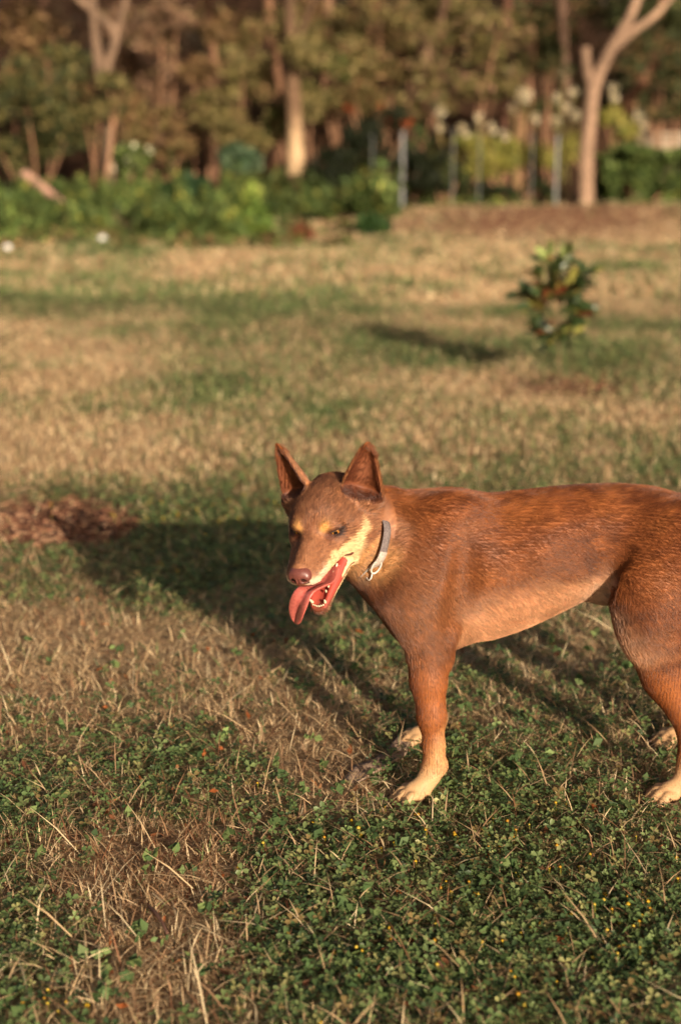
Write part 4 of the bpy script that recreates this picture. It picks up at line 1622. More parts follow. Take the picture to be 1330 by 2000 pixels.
OLIVE = [srgb(106, 98, 58), srgb(122, 110, 68), srgb(92, 88, 50), srgb(132, 116, 76)]
BROWNISH = [srgb(128, 100, 68), srgb(110, 84, 56), srgb(140, 112, 80), srgb(96, 82, 48)]
PINKISH = [srgb(140, 108, 86), srgb(122, 94, 72), srgb(150, 122, 98), srgb(104, 88, 58)]
DARKGREEN = [srgb(58, 66, 38), srgb(48, 58, 34), srgb(70, 74, 42), srgb(82, 84, 48)]
MIDGREEN = [srgb(78, 94, 46), srgb(88, 104, 52), srgb(66, 80, 40), srgb(98, 110, 58)]
BRIGHT = [srgb(86, 104, 52), srgb(74, 92, 48), srgb(100, 114, 60), srgb(62, 80, 42)]
YELLOWG = [srgb(146, 140, 66), srgb(128, 126, 58), srgb(168, 156, 84), srgb(108, 116, 52)]
C_PALE = srgb(188, 160, 128)
C_BARK = srgb(138, 104, 80)
C_PINKB = srgb(158, 118, 92)


def tree(label, px, Y, trunk, limbs=(), crown=(), cols=OLIVE, bark=C_BARK, leaf=0.12, group=None, name='eucalyptus_tree', limb_bark=None):
    """trunk/limbs: [(px, py, radius px)] at distance Y (limbs may lean towards or away: fourth value); crown: [(px, py, rx, ry, n)]."""
    g = ground_at(px, Y)
    o = empty(name, g)
    tag(o, label, 'tree', group)
    m = PM(Y)
    O = np.array(o.location)
    pts = [np.array([g[0], g[1], g[2] - 0.15])] if trunk[0][1] < 330 else []
    rr = [trunk[0][2] * 1.15 / m] if pts else []
    for t in trunk:
        pts.append(P(t[0], t[1], Y + (t[3] if len(t) > 3 else 0)))
        rr.append(t[2] / m)
    if trunk[0][1] >= 330:
        pts[0][2] = min(pts[0][2], g[2] - 0.1)
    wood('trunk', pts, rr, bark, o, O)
    for lm in limbs:
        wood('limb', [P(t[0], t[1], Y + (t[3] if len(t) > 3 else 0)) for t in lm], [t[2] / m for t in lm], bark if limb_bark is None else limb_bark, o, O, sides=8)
    if crown:
        cl = []
        for (a, b, rx, ry, n) in crown:
            dyy = brng.uniform(-0.4, 0.6)
            cl.append((P(a, b, Y + dyy), (rx / m, 0.8 * rx / m, ry / m), n))
        leaf_cloud('crown', lumps(cl, 7), leaf, cols, o, O, droop=0.7)
    return o


def shrub(name, label, px, Y, clumps, cols, leaf=0.12, group=None, aspect=2.0, cat='shrub', stems=4, bark=C_BARK):
    g = ground_at(px, Y)
    o = empty(name, g)
    tag(o, label, cat, group)
    O = np.array(o.location)
    m = PM(Y)
    cl = [(P(a, b, Y + brng.uniform(-0.3, 0.3)), (rx / m, 0.85 * rx / m, ry / m), n) for (a, b, rx, ry, n) in clumps]
    leaf_cloud('foliage', lumps(cl, 7), leaf, cols, o, O, aspect=aspect)
    for k in range(stems):
        c, r, n = cl[k % len(cl)]
        top = np.asarray(c) + np.array([brng.uniform(-.3, .3) * r[0], 0, 0.1 * r[2]])
        b0 = g + np.array([brng.uniform(-.12, .12), brng.uniform(-.1, .1), -0.05])
        wood('stem', [b0, (b0 + top) / 2 + brng.normal(0, 0.06, 3), top], [0.03, 0.022, 0.010], bark, o, O, sides=6, sub=3)
    return o


# ------------------------------------------------------------------ trees
tree('slender tree with a broken side stub leaning right on the bare mound', 1147, 21.5,
     [(1147, 436, 19), (1143, 380, 16), (1144, 310, 15), (1150, 235, 14), (1158, 172, 14), (1180, 120, 11), (1208, 70, 10), (1240, 8, 9), (1262, -90, 8), (1270, -240, 7)],
     [[(1158, 185, 11), (1146, 140, 10), (1143, 92, 8)], [(1200, 92, 9), (1240, 58, 8), (1275, 32, 7), (1330, -30, 5), (1390, -110, 3)]],
     [(1310, 30, 55, 35, 260), (1290, -120, 150, 70, 900), (1380, -120, 120, 80, 700), (1230, -260, 160, 90, 900)], DARKGREEN, srgb(140, 114, 94))
tree('crooked brown-barked tree behind the hedge at the right edge', 1222, 26.0,
     [(1218, 225, 12), (1238, 180, 11), (1262, 152, 11), (1276, 122, 9), (1284, 60, 8), (1300, -60, 7)], [[(1262, 155, 7), (1300, 110, 6), (1340, 60, 4)]],
     [(1270, 40, 90, 55, 700), (1330, 90, 80, 60, 600), (1230, -40, 130, 70, 800)], DARKGREEN, srgb(116, 82, 62))
tree('pale forked tree at the upper left with thick bent limbs', 207, 23.5,
     [(212, 345, 12), (212, 270, 11), (202, 190, 11), (192, 110, 10), (184, 40, 8), (176, -80, 7)],
     [[(206, 190, 7), (214, 120, 8), (226, 66, 9), (190, 28, 8), (150, -8, 8), (110, -60, 7)], [(224, 72, 6), (240, 28, 6), (252, -30, 5)]],
     [(150, -120, 150, 80, 900), (260, -140, 130, 80, 800)], DARKGREEN, srgb(122, 100, 82))
tree('tree with a pale trunk coloured brighter at the foot and dimmer above, left of the dark bush', 578, 23.0,
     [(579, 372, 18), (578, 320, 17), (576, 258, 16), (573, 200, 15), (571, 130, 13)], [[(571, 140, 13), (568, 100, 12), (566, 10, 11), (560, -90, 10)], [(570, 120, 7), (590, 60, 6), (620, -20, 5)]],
     [(590, 205, 55, 42, 420), (580, 110, 50, 40, 300), (560, 40, 50, 40, 260), (560, -150, 130, 80, 700)], OLIVE, np.array([srgb(190, 160, 124), srgb(100, 78, 60)]), limb_bark=srgb(100, 78, 60))  # bright foot and shaded upper trunk put into the bark colours
tree('dull brown trunk just left of the bright pale trunk', 536, 24.5, [(533, 350, 11), (541, 290, 10), (556, 230, 9), (540, 130, 8), (528, 40, 9), (518, -60, 8)], [],
     [(520, -120, 120, 70, 600)], BROWNISH, srgb(110, 80, 60))
tree('straight brown trunk rising between the pale forked tree and the bright trunk', 412, 26.0, [(424, 270, 9), (420, 190, 10), (417, 90, 11), (405, 10, 10), (396, -80, 9)],
     [[(418, 110, 6), (450, 60, 5), (480, 0, 4)]], [(400, -120, 130, 70, 700)], OLIVE, srgb(106, 78, 60))
tree('thin pale trunk at the top edge right of the bright trunk', 640, 27.0, [(655, 250, 8), (648, 140, 9), (641, 45, 10), (640, -60, 9)], [], [(650, -110, 110, 70, 500)], OLIVE, srgb(116, 88, 70))
tree('thin leaning trunk at the top edge above the dark bush', 742, 27.0, [(690, 230, 7), (705, 120, 8), (728, 30, 9), (752, -50, 8)], [], [(760, -110, 110, 60, 500)], BROWNISH, srgb(118, 84, 64))
tree('leaning grey trunk half hidden in the olive thicket above the fence posts', 832, 26.0, [(800, 240, 8), (815, 160, 9), (838, 90, 10), (862, 30, 8), (885, -60, 7)], [], [(880, -120, 130, 70, 600)], OLIVE, srgb(118, 92, 74))
tree('dark upright trunk left of the thin reddish trunk at the top', 985, 28.0, [(985, 220, 9), (987, 130, 9), (990, 40, 9), (992, -60, 8)], [[(988, 90, 5), (1010, 40, 5)]], [(980, -110, 120, 70, 500)], BROWNISH, srgb(92, 64, 50))
tree('thin reddish trunk at the top, second left of the leaning tree', 1030, 28.5, [(1036, 220, 9), (1032, 120, 9), (1028, 30, 10), (1030, -60, 9)], [], [(1040, -120, 120, 60, 500)], BROWNISH, srgb(108, 78, 62))
tree('slim greyish trunk at the top just left of the leaning tree', 1098, 27.5, [(1106, 230, 9), (1102, 130, 9), (1098, 30, 10), (1094, -60, 9)], [], [(1100, -120, 120, 60, 500)], OLIVE, srgb(98, 76, 62))
tree('dim trunk behind foliage at the far upper left corner', 60, 26.5, [(66, 250, 9), (70, 140, 9), (84, 30, 10), (86, -60, 9)], [], [(40, -120, 140, 70, 700)], DARKGREEN, srgb(76, 54, 42))
tree('slim trunk deep in the wood right of the pale forked tree', 300, 28.0, [(300, 280, 9), (308, 180, 9), (330, 60, 9), (340, -60, 8)], [], [(330, -110, 130, 70, 600)], PINKISH, srgb(84, 62, 50))

# ------------------------------------------------------------------ shrubs and thicket
UND = 'understorey bushes at the edge of the wood'
THK = [('grey-brown thicket behind the big dark olive bush', 40, 26.0, BROWNISH, [(40, 60, 110, 70, 900), (120, 180, 90, 60, 700), (30, 160, 80, 60, 500)]),
       ('tall pinkish thicket between the forked tree and the dry bush', 255, 26.6, PINKISH, [(250, 60, 80, 70, 800), (250, 150, 70, 60, 600), (280, 250, 60, 50, 450)]),
       ('olive brown thicket behind the straight brown trunk', 445, 27.2, BROWNISH + OLIVE, [(460, 60, 80, 70, 800), (400, 250, 70, 50, 500), (500, 160, 60, 60, 500)]),
       ('brown thicket above and right of the bright pale trunk', 640, 26.6, BROWNISH, [(640, 60, 80, 70, 800), (620, 230, 60, 45, 500), (690, 110, 70, 60, 600)]),
       ('feathery olive thicket at the top middle', 800, 27.4, OLIVE, [(810, 30, 100, 60, 900), (770, 200, 80, 50, 600), (880, 20, 80, 50, 600)]),
       ('dark thicket behind the slim trunks', 1050, 29.0, DARKGREEN + BROWNISH[:2], [(1010, 40, 80, 60, 600), (1080, 60, 70, 70, 600), (1130, 30, 70, 60, 500), (1150, 190, 60, 40, 350)]),
       ('dark brown thicket at the top right corner', 1300, 28.0, DARKGREEN + BROWNISH[1:2], [(1300, 40, 90, 70, 800), (1240, 150, 70, 60, 500), (1330, 170, 70, 60, 500)])]
for lab_, px_, Y_, co_, cl_ in THK:
    shrub('thicket', lab_, px_, Y_, cl_, co_, leaf=0.14, group='thicket behind the bushes', stems=3, cat='thicket')
shrub('bush', 'big dark olive bush filling the left edge below the corner', 75, 22.5, [(60, 210, 120, 90, 1300), (130, 270, 90, 60, 800), (20, 290, 90, 60, 700), (110, 120, 100, 60, 700)], DARKGREEN + OLIVE[:2], group=UND)
shrub('bush', 'dry pinkish brown bush between the forked tree and the brown trunk', 325, 25.0, [(330, 70, 62, 75, 800), (310, 170, 60, 50, 500), (350, 20, 60, 50, 400)], PINKISH, group=UND)
shrub('bush', 'brown olive bush low in front of the straight brown trunk', 300, 23.5, [(300, 240, 75, 45, 700), (250, 200, 50, 40, 350), (340, 290, 60, 35, 450)], BROWNISH + OLIVE[:2], group=UND)
shrub('bush', 'olive bush just left of the bright pale trunk', 460, 23.5, [(440, 200, 70, 50, 700), (480, 255, 60, 40, 500), (470, 130, 55, 40, 350)], OLIVE, group=UND)
shrub('bush', 'olive green bush growing around the bright pale trunk', 600, 24.0, [(600, 180, 60, 45, 500), (545, 235, 50, 40, 350), (640, 130, 70, 50, 500)], OLIVE + MIDGREEN[:1], group=UND)
shrub('bush', 'tall brown olive bush above the dark bush', 750, 25.0, [(740, 120, 90, 70, 900), (700, 190, 75, 50, 600), (800, 70, 80, 60, 600), (720, 30, 90, 50, 500)], BROWNISH + OLIVE, group=UND)
shrub('bush', 'large sunlit olive bush in the middle of the thicket', 910, 24.0, [(900, 90, 105, 65, 1000), (950, 160, 90, 55, 800), (850, 190, 85, 50, 700), (960, 60, 70, 50, 450)], OLIVE + PINKISH[:1], group=UND)
shrub('bush', 'dim green bush between the slim trunks and the leaning tree', 1070, 26.0, [(1075, 130, 50, 50, 420), (1050, 200, 45, 35, 300)], DARKGREEN + OLIVE[:1], group=UND)
shrub('bush', 'dark green bush at the right edge behind the crooked tree', 1290, 25.0, [(1290, 110, 80, 55, 600), (1330, 190, 70, 50, 500), (1260, 220, 50, 35, 300)], DARKGREEN + BROWNISH[:1], group=UND)
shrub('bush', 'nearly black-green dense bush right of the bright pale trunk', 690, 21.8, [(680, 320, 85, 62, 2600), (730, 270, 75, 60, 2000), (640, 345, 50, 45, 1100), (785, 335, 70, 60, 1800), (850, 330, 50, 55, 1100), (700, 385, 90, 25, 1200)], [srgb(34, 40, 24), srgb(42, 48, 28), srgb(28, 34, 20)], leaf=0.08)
shrub('bush', 'dark green shrub between the two nearer fence posts', 860, 22.3, [(840, 340, 45, 50, 700), (885, 355, 40, 40, 500), (815, 280, 30, 40, 250)], DARKGREEN + MIDGREEN[:1], leaf=0.08)
shrub('flowering_bush', 'yellow-green bush under the white plumes', 965, 22.8, [(950, 300, 62, 48, 1000), (1005, 310, 55, 42, 700), (1050, 310, 36, 36, 350), (905, 290, 36, 36, 300)], YELLOWG, leaf=0.08)
shrub('flowering_bush', 'smaller yellowish bush right behind the leaning tree', 1200, 23.2, [(1190, 225, 42, 36, 500), (1225, 250, 34, 28, 300), (1105, 290, 32, 36, 300)], YELLOWG, leaf=0.08)
shrub('hedge', 'dense green hedge right of the leaning tree', 1260, 21.6, [(1190, 350, 40, 50, 1800), (1225, 345, 45, 50, 1800), (1275, 340, 60, 55, 2400), (1330, 345, 65, 55, 2400), (1240, 305, 70, 28, 1500), (1330, 300, 70, 28, 1300), (1400, 340, 60, 55, 1000)], BRIGHT + MIDGREEN, leaf=0.09, cat='hedge', aspect=1.6)
shrub('bush', 'dark leaf mass in place of the shaded gap below the yellow-green bush', 1000, 22.2, [(985, 378, 60, 22, 500), (1050, 375, 40, 24, 350), (930, 380, 40, 24, 350)], [srgb(40, 50, 28), srgb(52, 62, 32), srgb(34, 42, 24)], leaf=0.08)  # dark leaves added where there is only a shaded gap


shrub('flowering_bush', 'sparse bush with orange-red blossoms above the nearly black-green bush', 745, 21.6, [(680, 214, 12, 8, 26), (742, 212, 11, 8, 26), (797, 240, 12, 9, 26), (755, 235, 30, 18, 60)], [srgb(150, 62, 34), srgb(172, 82, 40), srgb(60, 58, 34)], leaf=0.07)


def plumes(label, spots, Y):
    """A plant of white plume flowers: each plume a part."""
    g = ground_at(spots[0][0], Y)
    o = empty('plume_plant', g)
    tag(o, label, 'plant')
    O = np.array(o.location)
    m = PM(Y)
    for (a, b, r) in spots:
        c = P(a, b, Y + brng.uniform(-0.25, 0.25))
        root_ = np.array([c[0] + brng.uniform(-.15, .15), Y, g[2]])
        wood('stem', [root_, (root_ + c) / 2 + brng.normal(0, 0.03, 3), c], [0.012, 0.009, 0.006], srgb(128, 122, 70), o, O, sides=5, sub=2)
        tag(leaf_cloud('plume', [(c, (r / m, r / m, r * 1.15 / m), 46)], 0.055, [srgb(226, 214, 186), srgb(208, 194, 160), srgb(190, 174, 136)], o, O, aspect=1.7), kind='stuff')


plumes('clump of white plume flowers left of the leaning tree', [(858, 218, 13), (900, 250, 10), (935, 235, 11), (960, 250, 12), (1020, 190, 14), (1030, 180, 10), (985, 262, 9), (915, 265, 9), (1000, 215, 10), (1045, 230, 10), (860, 250, 8)], 22.9)
plumes('clump of white plume flowers close around the leaning tree', [(1100, 145, 10), (1090, 190, 12), (1120, 180, 11), (1105, 210, 12), (1085, 235, 11), (1125, 225, 9), (1195, 172, 11), (1200, 190, 9), (1245, 225, 10), (1255, 245, 8), (1230, 245, 8)], 23.4)

shrub('bush', 'loose olive spray hanging across the middle of the pale forked tree', 185, 22.8, [(180, 225, 60, 40, 420), (225, 175, 40, 40, 260)], OLIVE + DARKGREEN[:1], group=UND)
shrub('bush', 'brown olive spray across the straight brown trunk', 400, 24.6, [(395, 130, 60, 50, 420), (430, 50, 50, 40, 260)], BROWNISH, group=UND)
shrub('bush', 'light olive spray at the top middle beside the thin pale trunk', 665, 25.4, [(680, 50, 60, 45, 420), (620, 60, 40, 40, 260)], OLIVE, group=UND)
shrub('bush', 'olive spray in front of the thin reddish trunk', 1010, 25.6, [(1000, 120, 55, 55, 420), (1035, 60, 45, 35, 240)], OLIVE + DARKGREEN[:2], group=UND)
# ------------------------------------------------------------------ fence posts, wall
steel_m = mat_noise('weathered_post', srgb(92, 94, 94), srgb(130, 130, 128), scale=14, rough=0.55, metallic=0.0, bump=0.2)


dim_m = mat_noise('dull_post', srgb(66, 68, 66), srgb(92, 94, 92), scale=14, rough=0.6, bump=0.2)


def post(label, px, Y, top_py, wpx):
    """Steel star picket: three fins, cut square at the top, with a row of wire holes left as notches."""
    g = ground_at(px, Y)
    top = P(px, top_py, Y)[2]
    hw = wpx / PM(Y) / 2
    V, Q = [], []
    prof = []
    for k in range(3):
        a = math.radians(90 + 120 * k)
        d = np.array([math.cos(a), math.sin(a)])
        s = np.array([-d[1], d[0]])
        t_ = hw * 0.26
        prof += [d * hw - s * t_, d * hw + s * t_, (d + np.array([math.cos(a + 1.047), math.sin(a + 1.047)])) * t_ * 0.85]
    zs = np.linspace(g[2] - 0.2, top, 8)
    n_ = len(prof)
    for z in zs:
        for q in prof:
            V.append((g[0] + q[0], g[1] + q[1], z))
    for i in range(len(zs) - 1):
        for k in range(n_):
            Q.append((i * n_ + k, i * n_ + (k + 1) % n_, (i + 1) * n_ + (k + 1) % n_, (i + 1) * n_ + k))
    ctr_ = len(V)
    V.append((g[0], g[1], top))
    T = [((len(zs) - 1) * n_ + k, (len(zs) - 1) * n_ + (k + 1) % n_, ctr_) for k in range(n_)]
    o = mesh_np('fence_post', np.array(V), tris=np.array(T), quads=np.array(Q), mat=steel_m if wpx > 5 else dim_m, origin=tuple(g))
    tag(o, label, 'post', 'steel fence posts in front of the wood')


post('tall grey steel post standing at the edge of the dark bush', 785, 20.2, 256, 7)
post('pale steel post nearest to the leaning tree, left of it', 1084, 20.6, 262, 5.5)
post('dim steel post in front of the dark bush, leftmost of all posts', 727, 21.2, 262, 3)
post('steel post right next to the dark green shrub, third from the left', 883, 21.4, 250, 3.4)
post('steel post at the left end of the yellow-green bush', 934, 21.6, 256, 3)
post('steel post at the right end of the yellow-green bush', 1036, 21.8, 258, 3)

wall_m = mat_noise('pale_wall', srgb(150, 132, 112), srgb(186, 168, 146), scale=6, rough=0.9, bump=0.3)
wg = P(1400, 275, 26)
V = []
w0, w1, wz0, wz1 = P(1245, 270, 25.2), P(1600, 262, 26.0), 0.0, 0.0
V = np.array([(w0[0], 25.2, 0.5), (w1[0], 26.0, 0.5), (w1[0], 26.4, 0.5), (w0[0], 25.6, 0.5), (w0[0], 25.2, w0[2]), (w1[0], 26.0, w0[2]), (w1[0], 26.4, w0[2]), (w0[0], 25.6, w0[2]),
              (w0[0] - .05, 25.12, w0[2] + .004), (w1[0], 25.92, w0[2] + .004), (w1[0], 26.48, w0[2] + .004), (w0[0] - .05, 25.68, w0[2] + .004), (w0[0] - .05, 25.12, w0[2] + .10), (w1[0], 25.92, w0[2] + .10), (w1[0], 26.48, w0[2] + .10), (w0[0] - .05, 25.68, w0[2] + .10)])
V[:4, 2] = -0.2
qd = lambda o: [(o, o + 1, o + 5, o + 4), (o + 1, o + 2, o + 6, o + 5), (o + 2, o + 3, o + 7, o + 6), (o + 3, o, o + 4, o + 7), (o + 4, o + 5, o + 6, o + 7), (o, o + 3, o + 2, o + 1)]
GW = empty('garden_wall', (w0[0], 25.2, 0))
tag(GW, 'low pale wall showing above the hedge at the right edge', 'wall')
mesh_np('wall_body', V[:8], quads=np.array(qd(0)), mat=wall_m, parent=GW, origin=np.array(GW.location))
mesh_np('coping', V[8:], quads=np.array(qd(0)), mat=wall_m, parent=GW, origin=np.array(GW.location))

# ------------------------------------------------------------------ weedy bed along the wood
def weeds(name, n, y0, y1, x0, x1, hmin, hmax, w, cols, label, seed=0, edge=None):
    y = y0 + (y1 - y0) * brng.random(n)
    x = x0 + (x1 - x0) * brng.random(n)
    px, py = to_px(x, y)
    n3 = fbm(np.stack([x, y], 1) * 0.9, 3, 200 + seed)
    keep = n3 > 0.36
    if edge is not None:
        keep &= edge(px, py, n3)
    x, y, n3 = x[keep], y[keep], n3[keep]
    n = len(x)
    c = np.asarray(cols)[brng.integers(len(cols), size=n)] * np.exp(brng.normal(0, 0.2, n))[:, None]
    h = (hmin + (hmax - hmin) * brng.random(n)) * (0.3 + 1.4 * np.clip((n3 - 0.36) * 3, 0, 1))
    return blades(name, x, y, h, w * (0.6 + 0.8 * brng.random(n)), np.abs(brng.normal(0.4, 0.3, n)), c, label=label)


def weed_bed(name, label, n, y0, y1, x0, x1, hmin, hmax, per, leaf, cols, edge, seed):
    cl = []
    while len(cl) < n:
        Y_ = brng.uniform(y0, y1)
        X_ = brng.uniform(x0, x1)
        px, py = to_px(X_, Y_)
        n3 = fbm(np.array([[X_ * 0.8, Y_ * 0.8]]), 3, seed)[0]
        if not edge(px, py, n3):
            continue
        h = (hmin + (hmax - hmin) * brng.random() ** 1.5) * (0.4 + 1.3 * np.clip((n3 - 0.3) * 2.2, 0, 1))
        w = brng.uniform(0.06, 0.20)
        cl.append((np.array([X_, Y_, float(gh(X_, Y_)) + h * 0.5]), (w, w, h * 0.6), per))
    Vp = []
    cols = np.asarray(cols)
    # each clump leans to one tone
    obs = []
    half = [cl[0::3], cl[1::3], cl[2::3]]
    Vs = []
    o = leaf_cloud(name, cl, leaf, cols, aspect=2.6, droop=-0.8)
    me = o.data
    nv = len(me.vertices)
    buf = np.empty(nv * 4, np.float32)
    me.color_attributes['col'].data.foreach_get('color', buf)
    buf = buf.reshape(-1, 4)
    tone = np.exp(brng.normal(-0.1, 0.34, len(cl)))
    buf[:, :3] *= np.repeat(tone, per * 4)[:, None]
    me.color_attributes['col'].data.foreach_set('color', buf.ravel())
    tag(o, label, 'weeds', kind='stuff')
    return o


weed_bed('tall_weeds', 'band of lush green weeds in front of the wood on the left', 900, 15.8, 23.5, -8.6, 1.2, 0.05, 0.46, 60, 0.11, BRIGHT + MIDGREEN + YELLOWG[1:2],
         lambda px, py, n3: (px < (735 if py > 412 else 590) + 160 * (n3 - .5)) and (py > 330) and (py < 476 - 0.05 * np.clip(px, 0, 800) + 90 * (n3 - 0.5)), 201)
weed_bed('low_weeds', 'loose low weeds at the front of the green bed', 150, 14.6, 17.6, -7.0, 1.0, 0.04, 0.13, 40, 0.09, MIDGREEN + BROWNISH[:2],
         lambda px, py, n3: px < 680 and n3 > 0.47, 202)
weed_bed('rough_grass', 'rough green grass along the fence posts and hedge', 170, 20.4, 23.2, 0.6, 8.0, 0.06, 0.26, 60, 0.11, MIDGREEN + YELLOWG[1:2],
         lambda px, py, n3: n3 > 0.4, 203)


def leafy(name, label, px, py, Y, rx, ry, n, cols, leaf, cat='plant', aspect=1.5):
    g = ground_at(px, Y)
    o = empty(name, g)
    tag(o, label, cat)
    O = np.array(o.location)
    m = PM(Y)
    c = P(px, py, Y)
    leaf_cloud('foliage', [(c, (rx / m, 0.8 * rx / m, ry / m), n)], leaf, cols, o, O, aspect=aspect, shell=0.6)
    for k in range(5):
        top = c + np.array([brng.uniform(-.6, .6) * rx / m, brng.uniform(-.2, .2), brng.uniform(-.2, .4) * ry / m])
        wood('stem', [g + np.array([0, 0, -0.03]), (g + top) / 2 + brng.normal(0, 0.02, 3), top], [0.014, 0.010, 0.006], srgb(90, 104, 50), o, O, sides=5, sub=2)


leafy('leafy_weed', 'dark broad-leaved weed in the middle of the green bed', 370, 385, 19.2, 62, 38, 520, [srgb(46, 70, 40), srgb(58, 84, 48), srgb(40, 60, 36)], 0.16)
leafy('leafy_weed', 'yellow-green leafy plant at the front of the green bed', 492, 432, 16.8, 42, 42, 300, [srgb(92, 114, 50), srgb(72, 96, 42), srgb(118, 128, 58)], 0.13)
leafy('leafy_weed', 'small dark clump at the corner of the green bed, below the tall grey post', 728, 444, 17.0, 36, 24, 240, [srgb(40, 62, 32), srgb(54, 78, 38)], 0.13)
leafy('leafy_weed', 'pale green weed with whitish flower heads below the forked tree', 258, 310, 21.0, 44, 34, 300, MIDGREEN + [srgb(206, 204, 170)], 0.12)
leafy('leafy_weed', 'blue-green leafy weed left of the dull brown trunk', 468, 310, 21.6, 46, 30, 300, [srgb(72, 92, 66), srgb(88, 106, 80), srgb(60, 80, 54)], 0.14)
leafy('leafy_weed', 'tall yellowish stalky weed left of the bright pale trunk foot', 492, 385, 18.4, 22, 36, 90, [srgb(150, 160, 80), srgb(126, 146, 66)], 0.11)
leafy('leafy_weed', 'reddish brown dead weed at the right of the green bed', 588, 455, 16.2, 22, 20, 120, [srgb(126, 74, 52), srgb(104, 60, 44)], 0.09)
leafy('leafy_weed', 'bright green leafy weed at the far left of the bed', 40, 395, 18.8, 46, 26, 300, BRIGHT, 0.13)

# fallen log and white stones
LG = wood('fallen_log', [P(48, 338, 20.4), P(90, 372, 20.2), P(128, 402, 20.0)], [0.06, 0.065, 0.05], srgb(164, 128, 110), origin=P(90, 372, 20.2), sides=10, mat=bark_m)
tag(LG, 'weathered pinkish log slanting through the weeds at the far left', 'log')
stone_m = mat_noise('white_stone', srgb(206, 202, 196), srgb(236, 234, 230), scale=18, rough=0.7, bump=0.4)
for (px, py, r, lab) in ((16, 484, 0.062, 'white stone at the left edge in front of the green bed'), (201, 470, 0.060, 'white stone in front of the forked tree at the edge of the lawn'), (400, 453, 0.050, 'white stone at the edge of the bed below the dark broad-leaved weed')):
    g_ = PG(px, py + 8)
    r *= 0.72
    V = bv * np.array([r * 1.1, r, r * 0.85])
    V = V * (1 + 0.3 * (fbm(bv * 1.7 + px, 3, 77) - 0.5))[:, None]
    o = mesh_np('white_stone', V + np.array([0, 0, r * 0.8]) + np.array([g_[0], g_[1], float(gh(g_[0], g_[1]))]), tris=bt, mat=stone_m, smooth=True, origin=(g_[0], g_[1], float(gh(g_[0], g_[1]))))
    tag(o, lab, 'stone', 'white stones along the bed')

# the wood behind, too deep to tell one tree from the next
cl = []
for k in range(150):
    X_ = brng.uniform(-13, 13)
    Y_ = brng.uniform(28.5, 35)
    Z_ = brng.uniform(0.6, 7.5) if brng.random() < 0.8 else brng.uniform(6, 11)
    cl.append((np.array([X_, Y_, Z_ + max(0, (Y_ - 31)) * 0.5]), (brng.uniform(.6, 1.2), 0.8, brng.uniform(.4, 1.0)), 240))
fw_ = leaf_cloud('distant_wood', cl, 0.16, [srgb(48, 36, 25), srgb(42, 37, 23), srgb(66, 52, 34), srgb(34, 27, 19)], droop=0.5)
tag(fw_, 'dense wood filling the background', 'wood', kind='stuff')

# ------------------------------------------------------------------ sapling on the lawn
sg_ = PG(1094, 738)
SY = sg_[1]
SAP = empty('sapling', (sg_[0], sg_[1], float(gh(sg_[0], sg_[1]))))
tag(SAP, 'young sapling with glossy dark and some red leaves on the lawn behind the dog', 'sapling')
SO = np.array(SAP.location)
sm_ = PM(SY)
sap_bark = srgb(128, 108, 80)
tr_pts = [SO + np.array([0, 0, -0.02]), P(1092, 690, SY), P(1088, 640, SY), P(1084, 580, SY), P(1082, 520, SY)]
wood('trunk', tr_pts, [0.0055, 0.005, 0.0045, 0.004, 0.003], sap_bark, SAP, SO, sides=8)
leaf_g = mat_noise('sapling_leaf_green', srgb(38, 50, 26), srgb(58, 74, 38), scale=20, rough=0.35, spec=0.5, bump=0.1)
leaf_r = mat_noise('sapling_leaf_red', srgb(88, 44, 28), srgb(112, 64, 38), scale=20, rough=0.4, spec=0.4, bump=0.1)
leaf_y = mat_noise('sapling_leaf_olive', srgb(104, 100, 44), srgb(128, 122, 60), scale=20, rough=0.45, spec=0.4, bump=0.1)
leaf_l = mat_noise('sapling_leaf_new', srgb(116, 128, 72), srgb(140, 150, 90), scale=20, rough=0.45, spec=0.4, bump=0.1)


def sap_leaf_mesh(mat, nm):
    n_ = 7
    V, T = [], []
    for i in range(n_):
        t = i / (n_ - 1)
        w = 0.23 * (math.sin(math.pi * t ** 1.25) ** 0.8 if 0 < t < 1 else 0) + (0.01 if i in (0, n_ - 1) else 0)
        zz = -0.18 * t * t
        V += [(t, -w, zz + 0.05 * w / 0.2), (t, 0, zz), (t, w, zz + 0.05 * w / 0.2)]
    Q = []
    for i in range(n_ - 1):
        a = i * 3
        Q += [(a, a + 3, a + 4, a + 1), (a + 1, a + 4, a + 5, a + 2)]
    me = bpy.data.meshes.new(nm)
    me.from_pydata(V, [], Q)
    me.polygons.foreach_set('use_smooth', [True] * len(Q))
    me.materials.append(mat)
    return me


leaf_meshes = [sap_leaf_mesh(m_, 'leaf') for m_ in (leaf_g, leaf_r, leaf_y, leaf_l)]
twigs = [((1086, 600), (1050, 545)), ((1086, 590), (1125, 545)), ((1088, 630), (1045, 600)), ((1088, 625), (1125, 590)), ((1090, 650), (1050, 645)), ((1084, 570), (1070, 505)), ((1084, 575), (1148, 535)), ((1084, 560), (1100, 500)), ((1088, 645), (1110, 640)), ((1085, 600), (1078, 560)), ((1088, 640), (1075, 662)), ((1086, 610), (1060, 575)), ((1086, 605), (1110, 570)), ((1090, 655), (1120, 655)), ((1084, 580), (1030, 575)), ((1088, 630), (1140, 610))]
nodes = []
for a, b in twigs:
    dY = brng.uniform(-0.07, 0.07)
    pa, pb = P(*a, SY), P(*b, SY + dY)
    two = wood('twig', [pa, (pa + pb) / 2 + np.array([0, 0, -0.006]), pb], [0.004, 0.003, 0.002], sap_bark, SAP, SO, sides=6, sub=3)
    for t in (0.3, 0.5, 0.68, 0.84, 0.98):
        nodes.append((pa + (pb - pa) * t, pb - pa, two))
nl = 0
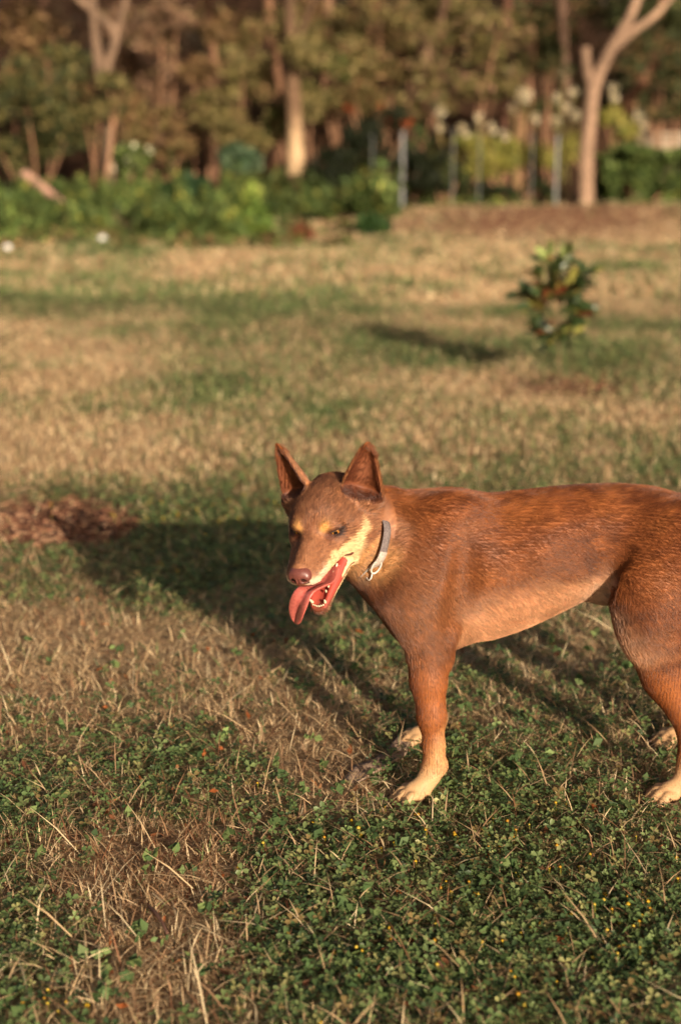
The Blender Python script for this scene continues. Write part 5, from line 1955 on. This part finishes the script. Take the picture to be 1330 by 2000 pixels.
for (pos, dr, b) in nodes:
    for rep_ in range(3):
        d = dr / np.linalg.norm(dr) * 0.7 + np.array([brng.normal(0, 0.6), brng.normal(0, 0.6), brng.normal(0.25, 0.45)])
        d /= np.linalg.norm(d)
        ppx, ppy = to_px(pos[0], pos[1], pos[2])
        ci = 0
        if 1035 < ppx < 1085 and 520 < ppy < 640 and brng.random() < 0.34:
            ci = 1 if brng.random() < 0.7 else 2
        elif brng.random() < 0.04:
            ci = 1
        elif ppy < 520 and abs(ppx - 1080) < 22:
            ci = 3
        elif brng.random() < 0.1:
            ci = 2
        me = leaf_meshes[ci]
        lo = bpy.data.objects.new('leaf', me)
        q_ = Vector(d).to_track_quat('X', 'Z')
        lo.rotation_euler = (q_ @ Matrix.Rotation(brng.normal(0, 0.7), 3, 'X').to_quaternion()).to_euler()
        s_ = brng.uniform(0.065, 0.11)
        lo.scale = (s_, s_, s_)
        lo.location = tuple(pos - SO)
        link(lo, b)
        nl += 1
print('sapling leaves', nl)

# ------------------------------------------------------------------ small litter near the dog
b0, b1 = PG(792, 1446), PG(702, 1545)
bp = [b0 + (b1 - b0) * t + np.array([0.012 * math.sin(5 * t), 0, 0.010 + 0.004 * math.sin(9 * t)]) for t in np.linspace(0, 1, 6)]
V, Q = [], []
for i, p_ in enumerate(bp):
    w = [0.010, 0.014, 0.017, 0.015, 0.019, 0.011][i]
    d = bp[min(i + 1, 5)] - bp[max(i - 1, 0)]
    s_ = np.cross(d, [0, 0, 1])
    s_ /= np.linalg.norm(s_)
    for k, (a, z) in enumerate(((-1, .004), (-.5, -.001), (0, -.002), (.55, 0.0), (1, .005))):
        V.append(p_ + s_ * a * w * (1 + 0.2 * math.sin(7 * i + k)) + np.array([0, 0, z]))
    for k, (a, z) in enumerate(((-1, .007), (-.5, .004), (0, .003), (.55, .005), (1, .008))):
        V.append(p_ + s_ * a * w * (1 + 0.2 * math.sin(7 * i + k)) + np.array([0, 0, z]))
for i in range(5):
    o = i * 10
    for k in range(4):
        Q += [(o + k, o + k + 1, o + 11 + k, o + 10 + k), (o + 5 + k, o + 15 + k, o + 16 + k, o + 6 + k)]
    Q += [(o, o + 10, o + 15, o + 5), (o + 4, o + 9, o + 19, o + 14)]
Q += [(0, 5, 6, 1), (1, 6, 7, 2), (2, 7, 8, 3), (3, 8, 9, 4)]
strip_m = mat_noise('dry_bark', srgb(120, 96, 80), srgb(168, 142, 120), scale=60, rough=0.85, stretch=(1, 1, 1), bump=0.5)
o = mesh_np('bark_strip', np.array(V), quads=np.array(Q), mat=strip_m, smooth=True, origin=tuple(bp[2]))
tag(o, 'curled greyish strip of bark on the grass beside the front paws', 'bark strip')
t0, t1 = PG(294, 1812), PG(329, 1860)
up3 = np.array([0, 0, 0.03])
TW = wood('twig', [t0 + up3 * 1.05, (t0 + t1) / 2 + up3 * 1.15, t1 + up3 * 0.9], [0.0022, 0.0028, 0.0022], srgb(120, 88, 74), origin=tuple((t0 + t1) / 2), sides=7)
tag(TW, 'short brown twig lying on the straw at the lower left', 'twig')
bl = []
for k in range(150):
    g_ = PG(brng.uniform(0, 1330), brng.uniform(1250, 2000))
    if not paw_clear(np.array([g_[0]]), np.array([g_[1]]))[0]:
        continue
    bl.append((np.array([g_[0], g_[1], 0.022]), (0.014, 0.014, 0.008), 5))
ob = leaf_cloud('broadleaf_weeds', bl, 0.017, [srgb(86, 106, 62), srgb(106, 122, 72), srgb(70, 92, 54)], aspect=1.5)
tag(ob, 'small broad-leaved weeds scattered through the clover', 'weeds', kind='stuff')
bl = []
for k in range(260):
    g_ = PG(brng.uniform(-50, 1380), brng.uniform(1150, 2000))
    bl.append((np.array([g_[0], g_[1], 0.016]), (0.006, 0.006, 0.006), 1))
ob = leaf_cloud('leaf_litter', bl, 0.016, [srgb(120, 76, 48), srgb(146, 102, 68), srgb(96, 60, 42), srgb(150, 84, 44)], aspect=1.9)
tag(ob, 'bits of brown dead leaf lying on the turf', 'leaf litter', kind='stuff')
print('done', round(time.time() - T0, 1))
